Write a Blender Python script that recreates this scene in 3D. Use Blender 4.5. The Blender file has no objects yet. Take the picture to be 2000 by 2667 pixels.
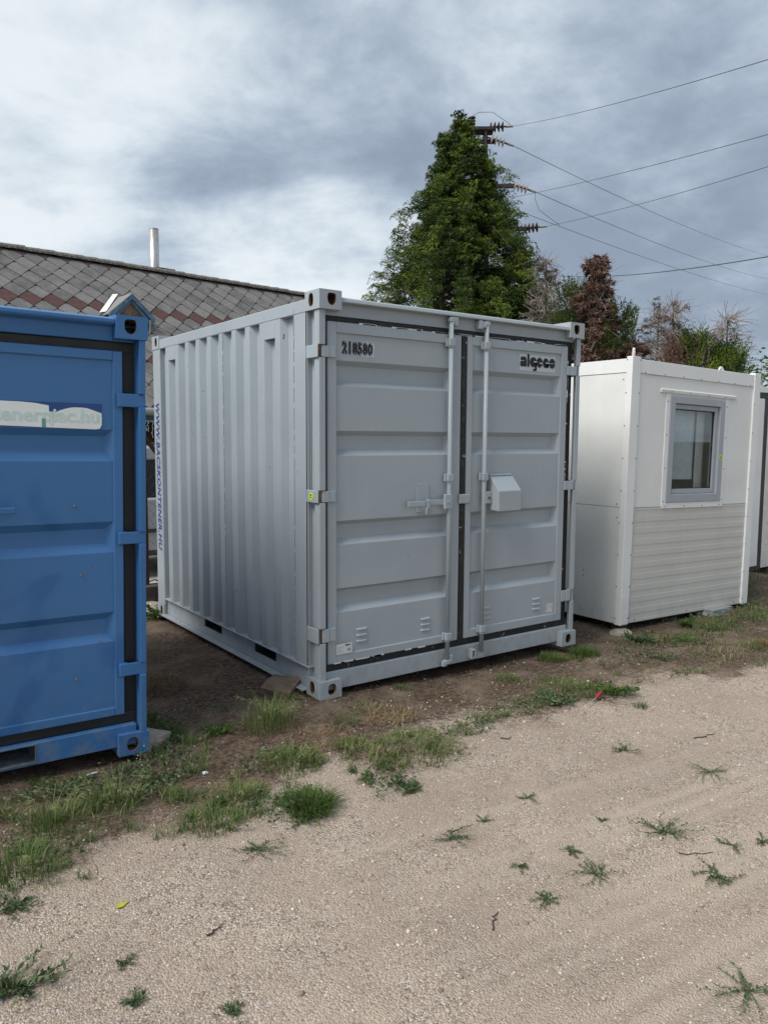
import bpy, bmesh, math, random
import numpy as np
from mathutils import Vector, Matrix
R = math.radians
random.seed(7)
rng = np.random.default_rng(11)
S = bpy.context.scene
COL = S.collection

# ------------------------------------------------------------------ camera
YAW, PITCH, ROLL, FPX = .6229, -.0959, .0053, 2025.87
cam_d = bpy.data.cameras.new('camera')
cam = bpy.data.objects.new('camera', cam_d); COL.objects.link(cam)
_f = Vector((math.sin(YAW)*math.cos(PITCH), math.cos(YAW)*math.cos(PITCH), math.sin(PITCH)))
_r = Vector((math.cos(YAW), -math.sin(YAW), 0)); _u = _r.cross(_f)
_r2 = _r*math.cos(ROLL)+_u*math.sin(ROLL); _u2 = -_r*math.sin(ROLL)+_u*math.cos(ROLL)
cam.matrix_world = Matrix(((_r2.x, _u2.x, -_f.x, -2.5018), (_r2.y, _u2.y, -_f.y, -4.1694), (_r2.z, _u2.z, -_f.z, 1.6868), (0, 0, 0, 1)))
cam_d.sensor_fit = 'HORIZONTAL'; cam_d.sensor_width = 36; cam_d.lens = FPX/2000*36
cam_d.clip_start = .05; cam_d.clip_end = 2000
S.camera = cam

# ------------------------------------------------------------------ light
SUN_DIR = Vector((-.64, -.05, .76)).normalized()      # towards the veiled sun
elev = math.asin(SUN_DIR.z); rot = math.atan2(SUN_DIR.x, SUN_DIR.y)
sd = bpy.data.lights.new('sun', 'SUN'); sd.energy = 1.5; sd.angle = R(30); sd.color = (1, .965, .91)
sun = bpy.data.objects.new('sun', sd); COL.objects.link(sun)
sun.rotation_euler = (-SUN_DIR).to_track_quat('-Z', 'Y').to_euler()
S.view_settings.view_transform = 'Standard'; S.view_settings.look = 'None'
S.view_settings.gamma = 1; S.view_settings.use_curve_mapping = False
S.view_settings.exposure = 1.15

W = bpy.data.worlds.new('World'); S.world = W; W.use_nodes = True
wn, wl = W.node_tree.nodes, W.node_tree.links
wn.clear()
def wnode(t, **k):
    n = wn.new(t)
    for a, v in k.items(): setattr(n, a, v)
    return n
def wmath(op, a, b=None, clamp=False):
    n = wnode('ShaderNodeMath', operation=op, use_clamp=clamp)
    for i, v in enumerate((a, b)):
        if v is None: continue
        if isinstance(v, (int, float)): n.inputs[i].default_value = v
        else: wl.new(v, n.inputs[i])
    return n.outputs[0]
out = wnode('ShaderNodeOutputWorld'); bg = wnode('ShaderNodeBackground'); bg.inputs[1].default_value = .070
sky = wnode('ShaderNodeTexSky', sky_type='NISHITA', sun_disc=False, sun_elevation=elev, sun_rotation=rot)
tc = wnode('ShaderNodeTexCoord'); sep = wnode('ShaderNodeSeparateXYZ'); wl.new(tc.outputs['Generated'], sep.inputs[0])
zz = wmath('ADD', wmath('MAXIMUM', sep.outputs[2], 0.0), .30)
cx = wmath('DIVIDE', sep.outputs[0], zz); cy = wmath('DIVIDE', sep.outputs[1], zz)
comb = wnode('ShaderNodeCombineXYZ'); wl.new(cx, comb.inputs[0]); wl.new(cy, comb.inputs[1])
def wnoise(scale, detail, rough, dist, off, turn):
    mp = wnode('ShaderNodeMapping'); mp.inputs['Location'].default_value = off; mp.inputs['Rotation'].default_value = (0, 0, turn)
    mp.inputs['Scale'].default_value = (1, 1.0, 1)
    wl.new(comb.outputs[0], mp.inputs[0])
    n = wnode('ShaderNodeTexNoise'); wl.new(mp.outputs[0], n.inputs['Vector'])
    n.inputs['Scale'].default_value = scale; n.inputs['Detail'].default_value = detail
    n.inputs['Roughness'].default_value = rough; n.inputs['Distortion'].default_value = dist
    return n.outputs[0]
n1 = wnoise(1.15, 9, .50, .25, (-8.7914, 16.3085, 0), 1.7114); n2 = wnoise(3.4, 9, .60, .2, (-13.3578, -11.0175, 4.0), R(35))
mixn = wmath('ADD', wmath('MULTIPLY', n1, .68), wmath('MULTIPLY', n2, .32))
# thinner, brighter cloud towards the west (-X side)
dotw = wnode('ShaderNodeVectorMath', operation='DOT_PRODUCT'); wl.new(tc.outputs['Generated'], dotw.inputs[0])
dotw.inputs[1].default_value = Vector((-.78, .52, .34)).normalized()
glow = wmath('MULTIPLY', wmath('POWER', wmath('MAXIMUM', dotw.outputs['Value'], 0.0), 2.0), .30)
dens = wmath('ADD', mixn, glow)
ramp = wnode('ShaderNodeValToRGB'); wl.new(dens, ramp.inputs[0])
cr = ramp.color_ramp
for p, c in ((.395, (1.75, 2.12, 2.7)), (.45, (2.2, 2.65, 3.3)), (.50, (3.1, 3.65, 4.3)), (.55, (4.5, 5.0, 5.4)), (.60, (5.7, 6.05, 6.25))):
    e = cr.elements.new(p); e.color = (c[0]/10, c[1]/10, c[2]/10, 1)
cr.elements.remove(cr.elements[0]); cr.elements.remove(cr.elements[-1])
cr.interpolation = 'B_SPLINE'
sc10 = wnode('ShaderNodeVectorMath', operation='SCALE'); wl.new(ramp.outputs[0], sc10.inputs[0]); sc10.inputs['Scale'].default_value = 10
mx = wnode('ShaderNodeMix', data_type='RGBA'); mx.inputs[0].default_value = .93
wl.new(sky.outputs[0], mx.inputs[6]); wl.new(sc10.outputs[0], mx.inputs[7])
wl.new(mx.outputs[2], bg.inputs[0]); wl.new(bg.outputs[0], out.inputs[0])

# ------------------------------------------------------------------ helpers
def tag(o, label=None, cat=None, group=None, kind=None):
    if label: o['label'] = label
    if cat: o['category'] = cat
    if group: o['group'] = group
    if kind: o['kind'] = kind
    return o
def empty(name, loc=(0, 0, 0), rot=(0, 0, 0), label=None, cat=None, group=None):
    o = bpy.data.objects.new(name, None); COL.objects.link(o); o.location = loc; o.rotation_euler = rot
    o.empty_display_size = .1
    return tag(o, label, cat, group)
class MB:
    def __init__(s): s.v, s.f, s.m = [], [], []
    def add(s, vs, fs, mi=0):
        b = len(s.v); s.v += [tuple(p) for p in vs]; s.f += [tuple(i+b for i in f) for f in fs]; s.m += [mi]*len(fs); return s
    def box(s, x0, x1, y0, y1, z0, z1, mi=0):
        return s.add([(x0,y0,z0),(x1,y0,z0),(x1,y1,z0),(x0,y1,z0),(x0,y0,z1),(x1,y0,z1),(x1,y1,z1),(x0,y1,z1)],
                     [(0,3,2,1),(4,5,6,7),(0,1,5,4),(1,2,6,5),(2,3,7,6),(3,0,4,7)], mi)
    def prism(s, prof, axis, a, b, mi=0, caps=True):
        # prof: list of 2D points; axis x: (y,z) ; y: (x,z) ; z: (x,y)
        def P(p, t): return (t, p[0], p[1]) if axis == 'x' else (p[0], t, p[1]) if axis == 'y' else (p[0], p[1], t)
        n = len(prof); vs = [P(p, a) for p in prof]+[P(p, b) for p in prof]
        fs = [(i, (i+1) % n, (i+1) % n+n, i+n) for i in range(n)]
        if caps: fs += [tuple(range(n))[::-1], tuple(range(n, 2*n))]
        return s.add(vs, fs, mi)
    def sheet(s, prof, axis, a, b, mi=0):
        def P(p, t): return (t, p[0], p[1]) if axis == 'x' else (p[0], t, p[1]) if axis == 'y' else (p[0], p[1], t)
        n = len(prof); vs = [P(p, a) for p in prof]+[P(p, b) for p in prof]
        return s.add(vs, [(i, i+1, i+1+n, i+n) for i in range(n-1)], mi)
    def tube(s, pts, r, n=6, mi=0, caps=True, r1=None):
        pts = [Vector(p) for p in pts]; vs = []; m = len(pts)
        for i, p in enumerate(pts):
            d = (pts[min(i+1, m-1)]-pts[max(i-1, 0)]).normalized()
            a = d.cross(Vector((0, 0, 1)) if abs(d.z) < .9 else Vector((1, 0, 0))).normalized(); b = d.cross(a)
            rr = r if r1 is None else r+(r1-r)*i/max(m-1, 1)
            vs += [p+a*rr*math.cos(2*math.pi*k/n)+b*rr*math.sin(2*math.pi*k/n) for k in range(n)]
        fs = [(i*n+k, i*n+(k+1) % n, (i+1)*n+(k+1) % n, (i+1)*n+k) for i in range(m-1) for k in range(n)]
        if caps: fs += [tuple(range(n))[::-1], tuple(range((m-1)*n, m*n))]
        return s.add(vs, fs, mi)
    def lathe(s, prof, c, axis, n=12, mi=0):
        # prof: (radius, t) along axis vector from c
        ax = Vector(axis).normalized(); a = ax.cross(Vector((0, 0, 1)) if abs(ax.z) < .9 else Vector((1, 0, 0))).normalized(); b = ax.cross(a)
        c = Vector(c); vs = []
        for rr, t in prof: vs += [c+ax*t+a*rr*math.cos(2*math.pi*k/n)+b*rr*math.sin(2*math.pi*k/n) for k in range(n)]
        m = len(prof)
        fs = [(i*n+k, i*n+(k+1) % n, (i+1)*n+(k+1) % n, (i+1)*n+k) for i in range(m-1) for k in range(n)]
        fs += [tuple(range(n))[::-1], tuple(range((m-1)*n, m*n))]
        return s.add(vs, fs, mi)
    def poly(s, pts, mi=0): return s.add(pts, [tuple(range(len(pts)))], mi)
    def plate(s, pts2, axis, a, b, mi=0): return s.prism(pts2, axis, a, b, mi)
    def build(s, name, mats, parent=None, bevel=0, smooth=False, fix=True, seg=1):
        me = bpy.data.meshes.new(name); me.from_pydata(s.v, [], s.f)
        for m in (mats if isinstance(mats, (list, tuple)) else [mats]): me.materials.append(m)
        me.polygons.foreach_set('material_index', s.m)
        if fix:
            bm = bmesh.new(); bm.from_mesh(me); bmesh.ops.recalc_face_normals(bm, faces=bm.faces); bm.to_mesh(me); bm.free()
        if smooth: me.polygons.foreach_set('use_smooth', [True]*len(me.polygons))
        me.update()
        o = bpy.data.objects.new(name, me); COL.objects.link(o)
        if parent: o.parent = parent
        if bevel:
            md = o.modifiers.new('bevel', 'BEVEL'); md.width = bevel; md.segments = seg; md.limit_method = 'ANGLE'; md.angle_limit = R(40)
        return o
def copy_to(o, parent=None, loc=None, rot=None):
    c = o.copy(); COL.objects.link(c)
    if parent: c.parent = parent
    if loc is not None: c.location = loc
    if rot is not None: c.rotation_euler = rot
    return c
def np_mesh(name, V, F, mats, parent=None, tint=None, kind=None, smooth=False, mi=None):
    V = np.asarray(V, np.float32).reshape(-1, 3); F = np.asarray(F, np.int32); k = F.shape[1]
    me = bpy.data.meshes.new(name); me.vertices.add(len(V)); me.vertices.foreach_set('co', V.ravel())
    me.loops.add(F.size); me.loops.foreach_set('vertex_index', F.ravel())
    me.polygons.add(len(F)); me.polygons.foreach_set('loop_start', np.arange(0, F.size, k, dtype=np.int32))
    for m in (mats if isinstance(mats, (list, tuple)) else [mats]): me.materials.append(m)
    if mi is not None: me.polygons.foreach_set('material_index', np.asarray(mi, np.int32))
    me.update(calc_edges=True)
    if tint is not None:
        a = me.attributes.new('tint', 'FLOAT', 'FACE'); a.data.foreach_set('value', np.asarray(tint, np.float32))
    if smooth: me.polygons.foreach_set('use_smooth', np.ones(len(F), bool))
    o = bpy.data.objects.new(name, me); COL.objects.link(o)
    if parent: o.parent = parent
    if kind: o['kind'] = kind
    return o

# ------------------------------------------------------------------ materials
def new_mat(name):
    m = bpy.data.materials.new(name); m.use_nodes = True
    nt = m.node_tree; b = nt.nodes['Principled BSDF']
    return m, nt, b
class NT:
    def __init__(s, nt): s.n, s.l = nt.nodes, nt.links
    def node(s, t, ins=None, **k):
        n = s.n.new(t)
        for a, v in k.items(): setattr(n, a, v)
        for a, v in (ins or {}).items():
            if hasattr(v, 'is_output'): s.l.new(v, n.inputs[a])
            else: n.inputs[a].default_value = v
        return n
    def coord(s, scale=(1, 1, 1), kind='Object'):
        t = s.node('ShaderNodeTexCoord'); mp = s.node('ShaderNodeMapping', {'Vector': t.outputs[kind], 'Scale': scale}); return mp.outputs[0]
    def noise(s, v, scale, detail=4, rough=.5, dist=0):
        return s.node('ShaderNodeTexNoise', {'Vector': v, 'Scale': scale, 'Detail': detail, 'Roughness': rough, 'Distortion': dist}).outputs[0]
    def ramp(s, f, stops):
        r = s.node('ShaderNodeValToRGB', {'Fac': f}); el = r.color_ramp.elements
        while len(el) < len(stops): el.new(.5)
        for e, (p, c) in zip(el, stops):
            e.position = p; e.color = (*c, 1) if len(c) == 3 else c
        return r.outputs[0]
    def fr(s, f, a, b): return s.node('ShaderNodeMapRange', {'Value': f, 'From Min': a, 'From Max': b}, clamp=True).outputs[0]
    def mix(s, f, a, b, blend='MIX'):
        n = s.node('ShaderNodeMix', data_type='RGBA', blend_type=blend)
        for i, v in ((0, f), (6, a), (7, b)):
            if hasattr(v, 'is_output'): s.l.new(v, n.inputs[i])
            else: n.inputs[i].default_value = v if i == 0 else (*v, 1) if len(v) == 3 else v
        return n.outputs[2]
    def math(s, op, a, b=0.0, clamp=False):
        n = s.node('ShaderNodeMath', {0: a, 1: b}, operation=op, use_clamp=clamp); return n.outputs[0]
    def bump(s, h, strength, dist, norm=None):
        ins = {'Height': h, 'Strength': strength, 'Distance': dist}
        if norm is not None: ins['Normal'] = norm
        return s.node('ShaderNodeBump', ins).outputs[0]
    def set(s, b, **k):
        for a, v in k.items():
            a = a.replace('_', ' ')
            if hasattr(v, 'is_output'): s.l.new(v, b.inputs[a])
            else: b.inputs[a].default_value = v
def c4(c): return (*c, 1)
def vari(c, k): return tuple(min(1, x*k) for x in c)

def paint(name, col, rough=.36, wave=.3, chips=.0, chipcol=(.09, .05, .035), dirt=.25, dirtcol=(.2, .18, .15), spec=.5, patch=None):
    """brush-painted sheet steel: slightly uneven tone, dents, small chips, dust at the foot"""
    m, nt, b = new_mat(name); t = NT(nt); v = t.coord()
    n = t.noise(v, 1.7, 6, .6); base = t.mix(t.fr(n, .3, .7), vari(col, .93), vari(col, 1.05))
    sv = t.coord((9, 9, .7)); st = t.noise(sv, 1.0, 5, .6)
    base = t.mix(t.math('MULTIPLY', t.fr(st, .56, .8), .22), base, vari(col, 1.2))
    fine = t.noise(v, 60, 3, .6); base = t.mix(t.math('MULTIPLY', t.fr(fine, .35, .65), .10), base, vari(col, .8))
    if patch:
        pn = t.noise(v, 2.1, 3, .45, .4); base = t.mix(t.math('MULTIPLY', t.fr(pn, .60, .66), .65), base, patch)
    if dirt:
        sepz = t.node('ShaderNodeSeparateXYZ', {0: t.node('ShaderNodeNewGeometry').outputs['Position']})
        dn = t.noise(v, 14, 6, .65)
        fac = t.math('MULTIPLY', t.math('MULTIPLY', t.fr(sepz.outputs[2], .42, -.02), t.fr(dn, .42, .68)), dirt, True)
        base = t.mix(fac, base, dirtcol)
    if chips:
        ch = t.noise(v, 23, 2, .4); ch2 = t.noise(v, 5, 3, .5)
        cf = t.math('MULTIPLY', t.fr(ch, .765-chips, .785-chips), t.fr(ch2, .5, .56))
        base = t.mix(cf, base, chipcol)
    rr = t.node('ShaderNodeMapRange', {'Value': t.noise(v, 5, 4, .6), 'To Min': rough-.07, 'To Max': rough+.1}).outputs[0]
    nb = t.bump(t.noise(v, 2.6, 2, .4), wave, .02)
    nb = t.bump(t.noise(v, 220, 2, .5), .06, .002, nb)
    t.set(b, Base_Color=base, Roughness=rr, Normal=nb, Specular_IOR_Level=spec)
    return m
def plain(name, col, rough=.6, metal=0, noise=.12, scale=20, bump=0, spec=.5, bscale=None):
    m, nt, b = new_mat(name); t = NT(nt); v = t.coord()
    n = t.noise(v, scale, 5, .6)
    t.set(b, Base_Color=t.mix(t.fr(n, .3, .7), vari(col, 1-noise), vari(col, 1+noise)), Roughness=rough, Metallic=metal, Specular_IOR_Level=spec)
    if bump: t.set(b, Normal=t.bump(t.noise(v, bscale or scale, 6, .65), bump, .02))
    return m
def leafy(name, stops, rough=.55, trans=.25, attr='tint'):
    m, nt, b = new_mat(name); t = NT(nt)
    a = t.node('ShaderNodeAttribute', attribute_name=attr)
    col = t.ramp(a.outputs['Fac'], stops)
    t.set(b, Base_Color=col, Roughness=rough, Specular_IOR_Level=.3)
    tr = t.node('ShaderNodeBsdfTranslucent', {'Color': col})
    ms = t.node('ShaderNodeMixShader', {0: trans, 1: b.outputs[0], 2: tr.outputs[0]})
    t.l.new(ms.outputs[0], nt.nodes['Material Output'].inputs[0])
    return m
GREY = (.365, .408, .438)
M = {}
M['grey'] = paint('grey_paint', GREY, .36, .16, chips=.006, dirt=.45, spec=.5)
M['grey_door'] = paint('grey_door_paint', GREY, .29, .16, chips=.0, dirt=.2)
M['blue'] = paint('blue_paint', (.048, .164, .38), .33, .22, chips=.012, chipcol=(.12, .09, .07), dirt=.5, dirtcol=(.28, .26, .24))
M['blue_door'] = paint('blue_door_paint', (.056, .176, .395), .34, .2, chips=.006, chipcol=(.12, .09, .07), dirt=.4, dirtcol=(.28, .26, .24), patch=(.026, .115, .32))
M['rust'] = plain('rusty_steel', (.16, .085, .045), .85, noise=.55, scale=16, bump=.4)
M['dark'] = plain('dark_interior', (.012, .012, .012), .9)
def rubber():
    m, nt, b = new_mat('rubber_seal'); t = NT(nt); v = t.coord()
    n = t.noise(v, 30, 4, .6); base = t.mix(t.fr(n, .55, .75), (.012, .012, .013), (.05, .05, .05))
    # overpaint smears of grey along the rubber
    s2 = t.noise(t.coord((14, 14, 14)), 1.0, 5, .65, .6)
    base = t.mix(t.fr(s2, .64, .68), base, (.30, .33, .35))
    t.set(b, Base_Color=base, Roughness=.62); return m
M['rubber'] = rubber()
M['rubber_clean'] = plain('clean_rubber_seal', (.014, .014, .015), .55, noise=.4, scale=9)
M['white'] = paint('white_sheet', (.77, .77, .745), .38, .35, chips=.0, dirt=.35, dirtcol=(.4, .36, .3))
M['white_trim'] = paint('white_trim_sheet', (.81, .81, .795), .36, .2, dirt=.3, dirtcol=(.4, .36, .3))
M['ribbed'] = paint('ribbed_sheet', (.60, .585, .545), .45, .1, dirt=.25, dirtcol=(.35, .31, .26))
M['pvc'] = plain('grey_window_frame', (.36, .382, .415), .4, noise=.04, scale=6)
M['dark_steel'] = plain('dark_steel', (.035, .036, .04), .5, noise=.3)
M['screw'] = plain('screw_heads', (.05, .05, .05), .5, .3)
M['stamp'] = plain('stencil_black', (.016, .017, .02), .7, noise=.3, scale=60)
M['pale'] = plain('stencil_ground', (.52, .555, .58), .55, noise=.08, scale=40)
M['text_blue'] = plain('blue_lettering', (.022, .035, .22), .5)
M['sticker_white'] = plain('white_sticker', (.86, .88, .87), .45, noise=.05, scale=6)
M['mint'] = plain('mint_lettering', (.62, .79, .72), .5, noise=.08)
M['mint_dark'] = plain('dark_mint_scratches', (.13, .36, .28), .5, noise=.08)
M['yellow'] = plain('yellow_sticker', (.55, .75, .05), .5, noise=.05)
M['plate'] = plain('white_plate', (.62, .64, .66), .35, noise=.08, scale=50)
M['plate_ink'] = plain('plate_print', (.08, .09, .16), .5)
M['tape'] = plain('old_paint_edge', (.62, .64, .65), .6, noise=.15, scale=50)

# ------------------------------------------------------------------ lettering (flat curve text turned into a thin mesh)
def text_mesh(s, size, weight=0., shear=0., sx=1., extr=.0012, spacing=1.):
    cu = bpy.data.curves.new('lettering', 'FONT'); cu.body = s; cu.size = size; cu.offset = weight; cu.shear = shear
    cu.extrude = extr; cu.space_character = spacing; cu.resolution_u = 4
    o = bpy.data.objects.new('lettering', cu); COL.objects.link(o)
    dg = bpy.context.evaluated_depsgraph_get(); me = bpy.data.meshes.new_from_object(o.evaluated_get(dg))
    bpy.data.objects.remove(o); bpy.data.curves.remove(cu)
    co = np.empty(len(me.vertices)*3, np.float32); me.vertices.foreach_get('co', co); co = co.reshape(-1, 3); co[:, 0] *= sx
    me.vertices.foreach_set('co', co.ravel()); me.update()
    return me, co[:, 0].min(), co[:, 0].max(), co[:, 1].min(), co[:, 1].max()
def lettering(name, s, mat, parent, size, origin, ex, ey, width=None, height=None, **k):
    """origin = lower-left of the text box, ex/ey = text directions, width/height = target extents"""
    me, x0, x1, y0, y1 = text_mesh(s, size, **k)
    ex, ey = Vector(ex).normalized(), Vector(ey).normalized(); ez = ex.cross(ey)
    sx = width/(x1-x0) if width else 1; sy = height/(y1-y0) if height else sx
    mt = Matrix.Translation(origin) @ Matrix(((ex.x, ey.x, ez.x, 0), (ex.y, ey.y, ez.y, 0), (ex.z, ey.z, ez.z, 0), (0, 0, 0, 1))) @ Matrix.Diagonal((sx, sy, 1, 1)) @ Matrix.Translation((-x0, -y0, 0))
    me.transform(mt); me.name = name; me.materials.clear(); me.materials.append(mat)
    o = bpy.data.objects.new(name, me); COL.objects.link(o); o.parent = parent; return o

# ------------------------------------------------------------------ ground
def gh(x, y):
    g = lambda a, b, p, q: np.exp(-((x-a)/p)**2-((y-b)/q)**2)
    return -.06+.055*g(0, .4, .7, 1.6)-.035*g(-1.3, -.1, .5, .6)-.03*g(4.3, .2, 1.6, .7)
def vnoise(x, y, sc, seed=0):
    """cheap smooth value noise"""
    x = np.asarray(x)*sc+seed*17.3; y = np.asarray(y)*sc+seed*9.1
    xi, yi = np.floor(x), np.floor(y); fx, fy = x-xi, y-yi
    h = lambda a, b: np.modf(np.abs(np.sin(a*127.1+b*311.7+seed*74.7)*43758.5453))[0]
    fx = fx*fx*(3-2*fx); fy = fy*fy*(3-2*fy)
    return (h(xi, yi)*(1-fx)+h(xi+1, yi)*fx)*(1-fy)+(h(xi, yi+1)*(1-fx)+h(xi+1, yi+1)*fx)*fy
def rough_h(x, y, d):
    """small relief: tyre ruts across the gravel, crumbly bumps in the soil"""
    yy = y+.08*x+.03*np.sin(x*1.3)
    band = lambda c, w: np.exp(-((yy-c)/w)**4)
    rut = band(-2.50, .16)*(-.014+.011*np.sin(yy*60))+band(-2.02, .14)*(-.010+.010*np.sin(yy*63+1))+band(-2.88, .14)*(-.012+.011*np.sin(yy*58))+band(-2.27, .07)*.012+band(-1.66, .08)*(-.006+.008*np.sin(yy*64))
    rut = rut*np.clip((x+1.4)/.9, .1, 1)*(.45+.8*vnoise(x, y, 1.1, 5))
    global track_last; track_last = (band(-2.50, .16)+band(-2.02, .14)+band(-2.88, .14)+.7*band(-1.66, .08))*np.clip((x+1.4)/.9, .1, 1)*np.clip(.45+.8*vnoise(x, y, 1.1, 5), 0, 1)
    bumps = .022*(vnoise(x, y, 1.3, 1)-.5)+.012*(vnoise(x, y, 4, 2)-.5)+.006*(vnoise(x, y, 11, 4)-.5)
    soil = .012*(vnoise(x, y, 7, 6)-.5)+.010*(vnoise(x, y, 18, 7)-.5)
    return bumps+rut*(1-d)+soil*d
BX = [-6, -2.03, -1.72, -1.39, -1.09, -.73, -.44, -.15, .27, .78, 1.22, 1.7, 2.33, 3.21, 8]
BY = [-1.3, -.98, -.96, -.86, -.93, -.79, -.68, -.88, -.87, -.83, -.80, -.86, -.86, -1.2, -1.9]
def dirt_mask(x, y):
    b = np.interp(x, BX, BY)+.40*(vnoise(x, y, 2.6, 8)-.5)+.24*(vnoise(x, y, 8, 9)-.5)
    return np.clip((y-b)/.55+.5, 0, 1)
def gz(x, y):
    d = dirt_mask(x, y); return gh(x, y)+rough_h(x, y, d)
def grid_mesh(name, x0, x1, y0, y1, st, mat):
    xs = np.arange(x0, x1+st/2, st); ys = np.arange(y0, y1+st/2, st); X, Y = np.meshgrid(xs, ys)
    d = dirt_mask(X, Y); edge = np.minimum(np.minimum(X-x0, x1-X), np.minimum(Y-y0, y1-Y))
    Z = gh(X, Y)+rough_h(X, Y, d); trk = track_last*(.6+.4*np.sin((Y+.08*X)*60))
    k = np.clip(edge/.5, 0, 1); Z = Z*k+(-.135)*(1-k)
    nx, ny = len(xs), len(ys); i = np.arange(nx*ny).reshape(ny, nx)
    F = np.stack([i[:-1, :-1], i[:-1, 1:], i[1:, 1:], i[1:, :-1]], -1).reshape(-1, 4)
    o = np_mesh(name, np.stack([X, Y, Z], -1), F, mat, smooth=True, kind='structure')
    a = o.data.attributes.new('dirt', 'FLOAT', 'POINT'); a.data.foreach_set('value', d.astype(np.float32).ravel())
    a = o.data.attributes.new('track', 'FLOAT', 'POINT'); a.data.foreach_set('value', trk.astype(np.float32).ravel())
    return o
def ground_mat():
    m, nt, b = new_mat('gravel_and_soil'); t = NT(nt)
    v = t.node('ShaderNodeNewGeometry').outputs['Position']
    d = t.node('ShaderNodeAttribute', attribute_name='dirt').outputs['Fac']
    vo = t.node('ShaderNodeTexVoronoi', {'Vector': v, 'Scale': 120.0, 'Randomness': 1.0})
    vo2 = t.node('ShaderNodeTexVoronoi', {'Vector': v, 'Scale': 260.0, 'Randomness': 1.0})
    s1 = t.node('ShaderNodeSeparateColor', {0: vo.outputs['Color']}).outputs[0]
    s2 = t.node('ShaderNodeSeparateColor', {0: vo2.outputs['Color']}).outputs[1]
    g1 = t.ramp(s1, [(0, (0.113, 0.087, 0.070)), (.16, (0.254, 0.200, 0.155)), (.42, (0.442, 0.355, 0.280)), (.72, (0.604, 0.497, 0.402)), (.9, (0.751, 0.664, 0.567)), (.98, (0.751, 0.744, 0.812))])
    g2 = t.ramp(s2, [(0, (0.161, 0.126, 0.101)), (.35, (0.401, 0.324, 0.256)), (.75, (0.589, 0.484, 0.395)), (1, (0.751, 0.656, 0.560))])
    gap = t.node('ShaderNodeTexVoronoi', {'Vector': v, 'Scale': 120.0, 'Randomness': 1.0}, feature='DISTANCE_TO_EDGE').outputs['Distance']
    g1 = t.mix(t.math('MULTIPLY', t.fr(gap, .17, .03), .6), g1, (0.134, 0.102, 0.079))  # shade between the pebbles painted into the colour along the cell edges
    grav = t.mix(t.fr(t.noise(v, 17, 5, .65), .42, .6), g1, g2)
    sand = t.ramp(t.noise(v, 330, 4, .8), [(.32, (0.268, 0.213, 0.170)), (.5, (0.455, 0.367, 0.290)), (.68, (0.670, 0.554, 0.454))])
    grav = t.mix(t.math('MULTIPLY', t.fr(t.noise(v, 2.4, 6, .62), .44, .66), .8), grav, sand)
    big = t.noise(v, .9, 6, .62); grav = t.mix(t.fr(big, .36, .62), t.mix(.6, grav, (0.294, 0.232, 0.185)), grav)
    tr = t.node('ShaderNodeAttribute', attribute_name='track').outputs['Fac']
    grav = t.mix(t.math('MULTIPLY', tr, .95, True), grav, t.mix(.35, sand, (0.499, 0.437, 0.365)))
    soil = t.ramp(t.noise(v, 34, 8, .72), [(.32, (.032, .022, .016)), (.5, (.105, .074, .056)), (.68, (.25, .185, .14))])
    soil = t.mix(t.fr(t.noise(v, 2.6, 5, .6), .48, .68), soil, t.ramp(t.noise(v, 50, 6, .7), [(.3, (.13, .095, .072)), (.7, (.30, .235, .175))]))
    fib = t.noise(t.node('ShaderNodeMapping', {'Vector': v, 'Rotation': (0, 0, .7), 'Scale': (22, 160, 30)}).outputs[0], 1, 4, .7, 1.2)
    soil = t.mix(t.fr(fib, .58, .66), soil, (.24, .165, .11))
    f = t.fr(t.math('ADD', d, t.math('MULTIPLY', t.math('SUBTRACT', t.noise(v, 30, 7, .75), .5), 1.7)), .30, .72)
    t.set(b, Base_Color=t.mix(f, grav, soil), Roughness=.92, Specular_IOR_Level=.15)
    h = t.math('ADD', t.math('MULTIPLY', vo.outputs['Distance'], -1.1), t.math('MULTIPLY', t.noise(v, 130, 5, .7), .9))
    t.set(b, Normal=t.bump(h, .75, .009))
    return m
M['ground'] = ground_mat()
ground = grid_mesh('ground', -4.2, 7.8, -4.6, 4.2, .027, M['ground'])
far_m, nt, b = new_mat('far_ground'); t = NT(nt); v = t.node('ShaderNodeNewGeometry').outputs['Position']
t.set(b, Base_Color=t.ramp(t.noise(v, 1.4, 8, .7), [(.35, (.08, .075, .04)), (.55, (.13, .10, .065)), (.7, (.22, .18, .13))]), Roughness=.95)
tag(MB().add([(-400, -400, -.15), (400, -400, -.15), (400, 400, -.15), (-400, 400, -.15)], [(0, 1, 2, 3)]).build('terrain', far_m, fix=False), kind='structure')
pv = plain('concrete_yard', (.42, .40, .37), .9, noise=.15, scale=6, bump=.2)
tag(MB().box(-3, 6, 4.3, 9.3, -.2, -.11).build('yard_pavement', pv), kind='structure')

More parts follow.
